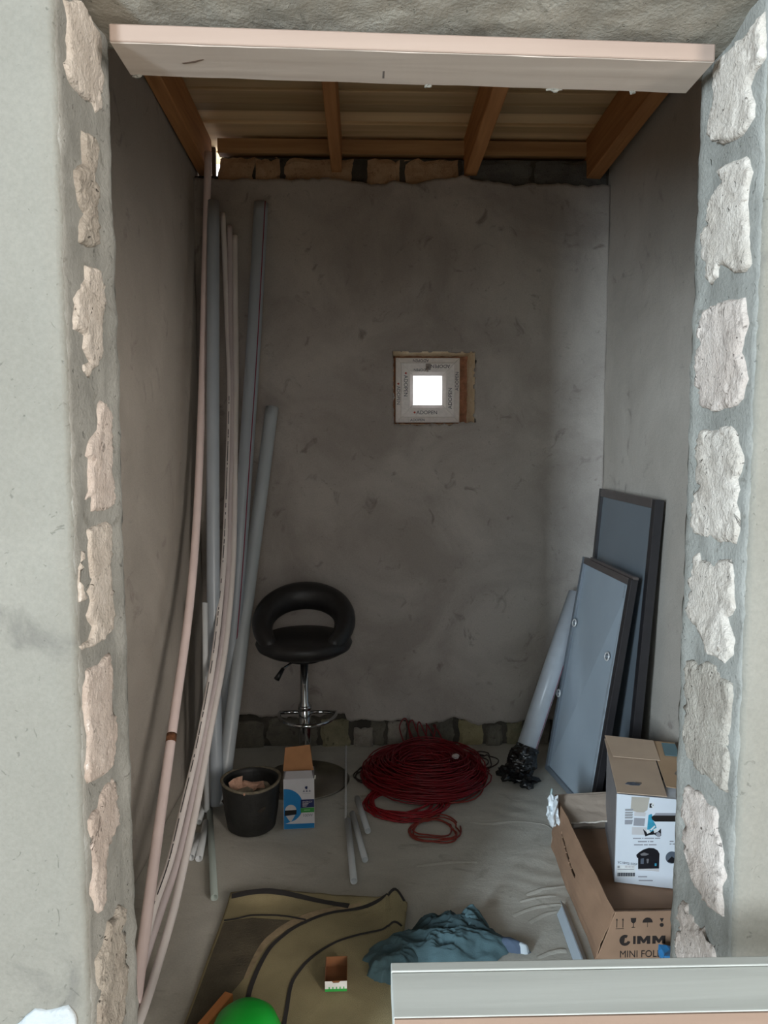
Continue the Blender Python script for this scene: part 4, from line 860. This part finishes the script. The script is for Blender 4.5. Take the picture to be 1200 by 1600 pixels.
poly_plate('logo', ringp, fm(lx0-0.020, 0.060), CINK, ct, 0.0005); poly_plate('logo', [(-0.010, -0.014), (-0.004, -0.014), (0.001, 0.016), (-0.006, 0.012)], fm(lx0-0.020, 0.060), CINK, ct, 0.0006)
hI = 0.024; poly_plate('lettering', rect(0, 0.0075, 0, hI), fm(lx0+0.004, 0.0485), CINK, ct, 0.0005)
MP = [(0, 0), (0, 1), (.36, 1), (.62, .52), (.88, 1), (1.24, 1), (1.24, 0), (.92, 0), (.92, .5), (.70, .1), (.54, .1), (.32, .5), (.32, 0)]
for k in range(2): poly_plate('lettering', [(p[0]*hI*1.3, p[1]*hI) for p in MP], fm(lx0+0.016+0.045*k, 0.0485), CINK, ct, 0.0005)
text('lettering', 'MINI FOLD', 0.030, fm(lx0-0.036, 0.008) @ Matrix.Scale(0.9, 4, (1, 0, 0)), CINK, ct)
# handling marks: this way up, fragile glass, keep dry, bottom mark
iz = 0.113
for k in range(2):
    xx = lx0-0.046+0.018*k; poly_plate('handling_mark', [(xx, iz-0.014), (xx+.002, iz-.014), (xx+.002, iz+.008), (xx+.004, iz+.008), (xx+.001, iz+.014), (xx-.002, iz+.008), (xx, iz+.008)], FM, CINK, ct, 0.0005)
poly_plate('handling_mark', rect(lx0-0.048, lx0-0.024, iz-0.018, iz-0.0165), FM, CINK, ct, 0.0005)
gx = lx0+0.004; poly_plate('handling_mark', [(gx-.008, iz+.014), (gx+.008, iz+.014), (gx+.007, iz+.003), (gx+.001, iz-.002), (gx+.001, iz-.012), (gx+.006, iz-.015), (gx-.006, iz-.015), (gx-.001, iz-.012), (gx-.001, iz-.002), (gx-.007, iz+.003)], FM, CINK, ct, 0.0005)
gx = lx0+0.046; poly_plate('handling_mark', arc_pts(gx, iz, 0.015, 0, 180, 14), FM, CINK, ct, 0.0005); poly_plate('handling_mark', rect(gx-.0006, gx+.0006, iz-.014, iz), FM, CINK, ct, 0.0005)
gx = lx0+0.088; poly_plate('handling_mark', arc_pts(gx, iz-0.008, 0.006, 0, 350, 14), FM, CINK, ct, 0.0005); poly_plate('handling_mark', [(gx-.006, iz+.012), (gx+.006, iz+.012), (gx, iz)], FM, CINK, ct, 0.0005)
# white label and film at the far corner
lump('crumpled_label', R2((0.690, 2.60, 0.165)), 0.022, 0.03, 0.05, plain('white_film_label', srgb(220, 226, 230), 0.25, var=0.12, vscale=60), ct, 3.9, 3, 1.0)
tube('clear_tape', [R2((0.712, 2.66, 0.18)), R2((0.700, 2.67, 0.20)), R2((0.706, 2.68, 0.215))], 0.005, plain('clear_tape2', srgb(170, 190, 190), 0.15), ct, 6)

vb = thing('appliance_box', 'white printed vacuum cleaner box with loose brown top flaps, inside the carton', 'box', (0.817, 2.294, 0.080), (0, 0, math.radians(-13.5)))
W_, D_, H_ = 0.235, 0.35, 0.300
bm = bmesh.new(); add_box(bm, 0, W_, 0, D_, 0, H_); bmesh.ops.delete(bm, geom=[f for f in bm.faces if all(v.co.z > H_-.001 for v in f.verts)], context='FACES')
GLW = plain('white_gloss_card', srgb(218, 222, 228), 0.4, var=0.04, vscale=6); o = obj('body', bm, GLW, vb); solidify(o, 0.003, -1)
quadbox('side_print', [Vector((-0.0012, D_, 0)), Vector((-0.0012, 0, 0)), Vector((-0.0012, 0, H_)), Vector((-0.0012, D_, H_))], 0, 1, 0, 1, -0.0008, 0.0004, plain('grey_card_side', srgb(150, 146, 146), 0.6, var=0.06), vb)
FL = plain('pale_flap_card', srgb(186, 162, 140), 0.8, var=0.06, vscale=10)
quadbox('top_flap', [Vector((0.0, 0.0, H_+.002)), Vector((0.155, 0.0, H_+.004)), Vector((0.150, D_, H_+.040)), Vector((-0.012, D_+.012, H_+.040))], 0, 1, 0, 1, 0, 0.003, FL, vb)
quadbox('top_flap', [Vector((0.160, 0.06, H_+.010)), Vector((W_+.01, 0.06, H_+.004)), Vector((W_, D_+.01, H_+.046)), Vector((0.150, D_+.01, H_+.046))], 0, 1, 0, 1, 0, 0.003, plain('tan_flap_card', srgb(176, 146, 116), 0.8, var=0.06, vscale=10), vb)
quadbox('inner_flap', [Vector((0.0, 0.003, H_-.006)), Vector((W_, 0.003, H_-.006)), Vector((W_, 0.14, H_-.002)), Vector((0.0, 0.14, H_-.002))], 0, 1, 0, 1, -0.002, 0.0, GLW, vb)
quadbox('curled_strip', [Vector((0.006, D_*0.62, H_+.034)), Vector((0.165, D_*0.62, H_+.033)), Vector((0.16, D_, H_+.052)), Vector((-0.012, D_+.008, H_+.055))], 0, 1, 0, 1, 0, 0.002, FL, vb)
SMU = plain('ink_smudge', srgb(84, 90, 102), 0.6, var=0.4, vscale=120)
def topm(x, y): zz = H_+.0052+0.036*y/D_; return face_m((x, y, zz), (1, 0, 0), (0, 1, 0.107))
poly_plate('printed_mark', [(0.03, 0.055), (0.05, 0.05), (0.075, 0.052), (0.082, 0.062), (0.06, 0.072), (0.04, 0.068)], topm(0, 0), SMU, vb, 0.0008)
poly_plate('printed_mark', rect(0.065, 0.085, 0.064, 0.074), topm(0, 0), plain('print_grey_line', srgb(120, 110, 100), 0.7), vb, 0.0008)
for k in range(3): poly_plate('printed_mark', rect(0.092+0.012*k, 0.098+0.012*k, 0.03, 0.085-0.01*k), topm(0, 0), plain('print_fade', srgb(160, 138, 118), 0.8), vb, 0.0006)
quadbox('tape_label', [Vector((0.185, 0.255, H_+.039)), Vector((0.235, 0.255, H_+.039)), Vector((0.232, 0.335, H_+.0515)), Vector((0.185, 0.335, H_+.0515))], 0, 1, 0, 1, 0, 0.0012, plain('teal_tape', srgb(92, 120, 128), 0.3, var=0.1), vb)
poly_plate('printed_mark', arc_pts(0.215, 0.15, 0.016, 0, 340, 12), topm(0, 0), plain('print_grey_line', srgb(120, 110, 100), 0.7), vb, 0.0012)
M = face_m((0, -0.0002, 0), (1, 0, 0), (0, 0, 1)); S, SV = 0.00198, 0.00217    # metres per photographed pixel on this face
def F(px, py): return ((px-961)*S+0.002, H_-(py-1241-(px-965)*0.11)*SV)
def pl(name, pts, mat, h=0.0005): return poly_plate(name, [F(*p) for p in pts], M, mat, vb, h)
PB = plain('print_teal', srgb(58, 150, 178), 0.4, var=0.2, vscale=60); PGY2 = plain('print_lines', srgb(150, 150, 152), 0.6, var=0.1); PN = plain('print_dark', srgb(22, 22, 28), 0.4, var=0.3, vscale=40); PW = plain('print_white', srgb(224, 224, 222), 0.4)
PTAPE = plain('brown_tape', srgb(180, 172, 160), 0.3, var=0.04)
pl('packing_tape', [(983, 1245), (1011, 1247), (1008, 1266), (1000, 1272), (982, 1266)], PTAPE, 0.0003)
pl('brand_mark', [(1010.5, 1255), (1018, 1255), (1018, 1263), (1010.5, 1263)], PW, 0.0005); pl('brand_mark', [(1011, 1256), (1015, 1256), (1013.5, 1259), (1015.5, 1262.5), (1011, 1262.5)], PN, 0.0008)
pl('brand_mark', [(1016, 1258), (1017, 1258), (1017, 1259.5), (1016, 1259.5)], PN, 0.0008)
for k, (y0_, y1_) in enumerate([(1264, 1267), (1268.5, 1271), (1272, 1275), (1276, 1279), (1281, 1288)]): pl('printed_text_block', [(973.5, y0_), (986, y0_), (985, y1_), (973.5, y1_)], PGREY if k == 4 else PGY2)
pl('printed_text_block', [(988, 1269), (1006, 1270), (1005, 1276), (988, 1275)], PLT); pl('printed_text_block', [(988, 1278), (1005, 1279), (1004, 1291), (987, 1290)], PGREY)
pl('printed_frame', [(985, 1292), (1008, 1293), (1008, 1305), (985, 1304)], PLT, 0.0003)
# picture of the filter with water, and a dark plate painting the shade inside the hand-hole
pl('printed_picture', [(1010, 1274), (1015, 1272), (1018, 1283), (1022, 1290), (1024, 1299), (1014, 1300), (1008.5, 1296)], PB)
pl('printed_picture', [(1002, 1295), (1006, 1299), (1012, 1302), (1018, 1298), (1024, 1301), (1030, 1295), (1030.5, 1306), (1026, 1308), (1020, 1304), (1012, 1305), (1006, 1307)], PN, 0.0007)
pl('printed_picture', [(1007, 1299), (1012, 1296), (1013.5, 1301), (1009, 1303)], PW, 0.0009); pl('printed_picture', [(1013, 1296.5), (1020, 1290), (1021, 1292), (1015, 1298)], PW, 0.0009); pl('printed_picture', [(1018, 1296), (1023, 1294), (1024, 1300), (1020, 1302)], PW, 0.0009)
pl('printed_picture', [(1022, 1303), (1026, 1300), (1030, 1303), (1029, 1308), (1025, 1308)], PGREY, 0.0009)
pl('hand_hole_plate', [(1014.5, 1277), (1018, 1274.5), (1052, 1275), (1070, 1275), (1070, 1285), (1052, 1284.5), (1020, 1284), (1016, 1281)], plain('painted_hole_shade', srgb(24, 16, 12), 0.9), 0.0009)
pl('hand_hole_flap', [(1018, 1274.5), (1021, 1271), (1052, 1271.5), (1052, 1275)], PGREY, 0.0008)
# picture of the vacuum cleaner
pl('printed_picture', [(993, 1336), (997, 1332), (1004, 1327.5), (1012, 1325), (1020, 1325.5), (1026, 1329), (1029, 1334), (1029, 1357), (996.5, 1358), (996, 1341), (994, 1340)], PN)
pl('printed_picture', [(999, 1334.5), (1005, 1332), (1013, 1334.5), (1008, 1337), (1001, 1337)], plain('print_mid', srgb(110, 108, 110), 0.5), 0.0008)
pl('printed_picture', [(1000, 1342), (1005, 1341), (1005, 1350), (1000, 1350)], plain('print_steel', srgb(84, 92, 104), 0.5), 0.0008); pl('printed_picture', [(1009, 1342), (1013, 1342), (1012, 1349), (1010, 1349)], plain('print_mid', srgb(110, 108, 110), 0.5), 0.0008)
pl('printed_picture', [(1022, 1349), (1025, 1349), (1025, 1353), (1022, 1353)], PB, 0.0008)
pl('printed_picture', [(996.5, 1358), (1029, 1357), (1029, 1362), (1018, 1361), (997, 1360)], PLT, 0.0004)
pl('printed_picture', [(x_, y_) for x_, y_ in arc_pts(1048, 1340, 9.5, 0, 350, 20)], plain('print_steel', srgb(84, 92, 104), 0.5)); pl('printed_picture', [(1041, 1346), (1048, 1338), (1055, 1344), (1050, 1349)], PN, 0.0008)
def tx(s, px, py, size, mat, al='LEFT'):
    u, v = F(px, py); text('lettering', s, size, M @ Matrix.Translation((u, v, 0.0004)), mat, vb, al)
tx('SC18M2150SP', 964, 1349, 0.0105, plain('print_text', srgb(70, 72, 78), 0.5))
def words(px, py, lens, h=1.8):      # lines of print too fine to read in the photograph
    for n_ in lens: pl('printed_line', [(px, py-h), (px+n_, py-h), (px+n_, py), (px, py)], PGREY, 0.0004); px += n_+1.4
words(987, 1311, (13, 2, 15, 8)); words(995, 1316, (14, 2, 5)); words(989, 1321, (14, 6, 12)); words(997, 1371, (14,)); words(998, 1377, (22,)); words(1044, 1316, (6,)); words(1044, 1320, (3, 4))
pl('label', [(963, 1352), (992, 1352), (992, 1371), (963, 1371)], PW, 0.0003)
for k, (a_, b_) in enumerate([(1353, 1356.5), (1358, 1359)]): pl('printed_text_block', [(964, a_), (967.5 if k == 0 else 990, a_), (967.5 if k == 0 else 990, b_), (964, b_)], PGY2, 0.0006)
for k in range(3): pl('printed_text_block', [(976+5*k, 1353), (980+5*k, 1353), (980+5*k, 1356), (976+5*k, 1356)], PLT, 0.0006)
for k in range(22): pl('barcode_bar', [(964+1.28*k, 1364), (964.8+1.28*k+0.3*(k % 3), 1364), (964.8+1.28*k+0.3*(k % 3), 1369.5), (964+1.28*k, 1369.5)], plain('print_text', srgb(70, 72, 78), 0.5), 0.0006)
bb = lump('plastic_bag', (0, 0, 0.045), 0.055, 0.05, 0.055, plain('blue_plastic', srgb(50, 118, 170), 0.3, var=0.1), None, 6.3, 3, 0.5)
bb.location = (0.895, 1.955, 0.0); tag(bb, 'bright blue plastic bag squeezed between the carton and the right jamb', 'bag')
for v in bb.data.vertices: v.co.z = max(v.co.z, 0.001)

tr = thing('corner_trim', 'two-winged white plastic corner trim lying on the floor beside the carton', 'trim', (0.622, 2.13, 0))
def strip(name, q, mat): quadbox(name, [Vector(p) for p in q], 0, 1, 0, 1, 0, 0.002, mat, tr)
PT = plain('white_trim_plastic', srgb(176, 186, 194), 0.35, var=0.03)
strip('wing', [(-0.018, -0.20, 0.002), (0.004, -0.20, 0.022), (0.014, 0.13, 0.022), (-0.006, 0.115, 0.002)], PT)
strip('wing', [(0.004, -0.20, 0.022), (0.022, -0.20, 0.002), (0.034, 0.16, 0.002), (0.014, 0.16, 0.022)], PT)

# ------------------------------------------------------------------ rug, cloth and small things near the door
rg = thing('rug', 'worn olive-brown rug with dark curved stripes and a curled far edge', 'rug', (-0.16, 1.95, 0))
RUGM = plain('rug_pile', srgb(150, 138, 104), 0.95, var=0.16, vscale=7, bump=0.5, bscale=400); DIRTM = plain('rug_dark_field', srgb(88, 80, 64), 0.95, var=0.3, vscale=12, bump=0.6, bscale=200)
LINE = plain('rug_dark_stripe', srgb(50, 47, 46), 0.95, var=0.15); LT = plain('rug_pale_stripe', srgb(150, 132, 104), 0.95, var=0.2, vscale=40)
def rugz(x, y):
    far = 2.36 - 0.09*max(0, (x+0.15)/0.29) + (0.03 if 0.07 < x < 0.13 else 0)
    d_ = far-y
    curl = 0.022*math.exp(-(d_/0.035)**2)*(0.6+0.4*math.sin(x*17+1)); hump = 0.030*math.exp(-((x-0.095)/0.035)**2)*math.exp(-(max(0, d_)/0.13)**2)
    return 0.008 + max(0, curl) + hump + 0.002*fbm(x, y, 0, 7)
def rug_pt(u, v):
    x0 = -0.485 + 0.034*v; x1 = 0.03 + 0.105*v; x = x0+(x1-x0)*u
    far = 2.362 - 0.09*max(0, (x+0.15)/0.29) + 0.03*math.exp(-((x-0.10)/0.025)**2) + 0.004*fbm(x, 1, 1, 9)
    y = 1.45 + (far-1.45)*v
    return Vector((x+0.16, y-1.95, rugz(x, y)))
o = obj('pile', grid(rug_pt, 80, 110), RUGM, rg, True); solidify(o, 0.006, 0)
def ribbon(name, pts, wfn, mat, dz=0.004):
    sp = spline([(p[0], p[1], 0) for p in pts], 8); bm = bmesh.new(); L_ = []
    for i, p in enumerate(sp):
        d_ = (sp[min(i+1, len(sp)-1)]-sp[max(i-1, 0)]).normalized(); nrm = Vector((-d_.y, d_.x, 0)); w_ = wfn(i/(len(sp)-1)) if callable(wfn) else wfn
        a, b_ = p+nrm*w_, p-nrm*w_
        L_.append([bm.verts.new((q.x+0.16, q.y-1.95, rugz(q.x, q.y)+dz)) for q in (a, (a+b_)/2, b_)])
    for A_, B_ in zip(L_, L_[1:]):
        for k in range(2): bm.faces.new((A_[k], A_[k+1], B_[k+1], B_[k]))
    return obj(name, bm, mat, rg, True)
a1 = [(-0.325, 1.55), (-0.323, 1.68)] + ARC1; a2 = [(-0.215, 1.55), (-0.213, 1.68)] + ARC2
ribbon('stripe', a1, lambda t: 0.0075-0.002*t, LINE, 0.0050); ribbon('stripe', a2, lambda t: 0.006-0.002*t, LINE, 0.0050)
ribbon('edge_binding', EDGE, 0.010, LINE, 0.0048); ribbon('stripe', LINE2, 0.004, LINE, 0.0052)
ribbon('pale_stripe', [(p[0]-0.022, p[1]+0.012) for p in ARC1[2:9]], lambda t: 0.014*(0.4+0.6*math.sin(PI*t)), LT, 0.0042)
# darker worn field in the left part of the rug
bm = bmesh.new(); DP = [(p[0], p[1]) for p in DIRT]; DP = DP[:-2] + [(-0.40, 1.72), (-0.42, 1.55), (-0.478, 1.55)]
vs = [bm.verts.new((x+0.16, y-1.95, 0)) for x, y in DP]; f = bm.faces.new(vs); bmesh.ops.triangulate(bm, faces=[f])
for _ in range(4): bmesh.ops.subdivide_edges(bm, edges=[e for e in bm.edges if e.calc_length() > 0.03], cuts=1); bmesh.ops.triangulate(bm, faces=bm.faces[:])
for v in bm.verts: v.co.z = rugz(v.co.x-0.16, v.co.y+1.95)+0.0038
obj('worn_field', bm, DIRTM, rg)

cl = thing('garment', 'crumpled dark teal garment dropped on the rug behind the plank', 'clothing', (0.24, 2.05, 0))
CLM = plain('teal_cloth', srgb(74, 98, 104), 0.9, var=0.25, vscale=9, bump=0.3, bscale=500); CLD = plain('dark_teal_cloth', srgb(48, 66, 70), 0.9, var=0.25, vscale=9, bump=0.3, bscale=500)
def clothf(cx, cy, rx, ry, h, seed, rot=0, ridge=1.0):
    def fn(u, v):
        a = 2*PI*u; rr = v; e = 1+0.14*fbm(math.cos(a)*1.3+seed, math.sin(a)*1.3, 0, 1.5, 4)
        x = rx*rr*e*math.cos(a); y = ry*rr*e*math.sin(a); x, y = x*math.cos(rot)-y*math.sin(rot), x*math.sin(rot)+y*math.cos(rot)
        f_ = abs(fbm(x*1.0+seed, y*2.2, seed, 7, 4)); z = h*(1-rr**3)*(0.55+ridge*0.9*(0.45-f_)) + 0.012*(1-rr**8)
        return (cx+x, cy+y, max(0.012 if rr < .97 else 0.008, z+0.008))
    return fn
o = obj('garment_fold', grid(clothf(-0.02, 0.02, 0.225, 0.085, 0.06, 1.7, 0.12), 90, 40), CLM, cl, True)
o = obj('garment_fold', grid(clothf(0.03, 0.085, 0.14, 0.06, 0.060, 4.2, -0.2, 1.3), 80, 36), CLD, cl, True)
o = obj('cuff', grid(clothf(0.09, 0.10, 0.06, 0.045, 0.085, 8.2, 0.4, 0.9), 60, 26), CLM, cl, True)
o = obj('garment_fold', grid(clothf(-0.155, -0.04, 0.085, 0.07, 0.05, 6.1, 0.6), 60, 30), CLM, cl, True)
o = obj('waistband', grid(clothf(0.175, 0.035, 0.075, 0.018, 0.03, 2.2, -0.35, 0.4), 50, 16), plain('denim_blue', srgb(70, 84, 104), 0.8, var=0.2), cl, True)
o = obj('pocket_lining', grid(clothf(0.225, 0.015, 0.02, 0.010, 0.03, 3.2, -0.4, 0.4), 30, 10), plain('pale_lining', srgb(176, 184, 190), 0.6), cl, True)

sb = thing('small_carton', 'tiny open cardboard carton with white and green front, lying on the rug', 'box', (-0.083, 1.958, 0.016), (0, 0, math.radians(1)))
W2, D2, H2 = 0.060, 0.098, 0.030
bm = bmesh.new(); add_box(bm, -W2/2, W2/2, -D2/2, D2/2, 0, H2); bmesh.ops.delete(bm, geom=[f for f in bm.faces if all(v.co.z > H2-.001 for v in f.verts)], context='FACES')
KD = plain('brown_card_inside', srgb(128, 84, 52), 0.9, var=0.1)
o = obj('tray', bm, KD, sb); solidify(o, 0.0015, 0)
Ms = face_m((-W2/2, -D2/2-0.0009, 0), (1, 0, 0), (0, 0, 1))
poly_plate('front_print', rect(0, W2, 0.0, 0.008), Ms, plain('leaf_green', srgb(50, 160, 70), 0.5), sb); poly_plate('front_print', rect(0, W2, 0.008, 0.024) + [(W2, H2), (0.7*W2, H2), (0.6*W2, H2-.006), (0.4*W2, H2-.006), (0.3*W2, H2), (0, H2), (0, 0.038)][0:0], Ms, PW, sb)
poly_plate('front_print', [(0, 0.024), (W2, 0.024), (W2, H2), (0.70*W2, H2), (0.62*W2, H2-.005), (0.38*W2, H2-.005), (0.30*W2, H2), (0, H2)], Ms, PW, sb)
for k in range(5): poly_plate('printed_bar', rect(0.01+0.010*k, 0.013+0.010*k, 0.007, 0.014), Ms @ Matrix.Translation((0, 0, 0.0004)), plain('leaf_green', srgb(50, 160, 70), 0.5), sb)
gr_ = lathe('plastic_bowl', [(0.001, 0.088), (0.03, 0.087), (0.055, 0.080), (0.075, 0.062), (0.088, 0.03), (0.092, 0.004), (0.097, 0.002), (0.097, 0.0), (0.09, 0.0), (0.086, 0.02), (0.07, 0.058), (0.001, 0.08)], plain('vivid_green_plastic', srgb(20, 172, 52), 0.35, var=0.03), None, 40)
gr_.location = (-0.30, 1.735, 0.017); tag(gr_, 'vivid green plastic bowl upside down on the rug at the doorway', 'bowl')
wd = box('wood_offcut', -0.013, 0.013, -0.09, 0.09, 0.0, 0.022, wood('orange_offcut', srgb(190, 118, 66), srgb(214, 142, 88), 'Y'), None, 0.002)
wd.location = (-0.405, 1.80, 0.017); wd.rotation_euler = (0, 0, math.radians(-24)); tag(wd, 'short orange-brown wood offcut beside the green bowl', 'wood')
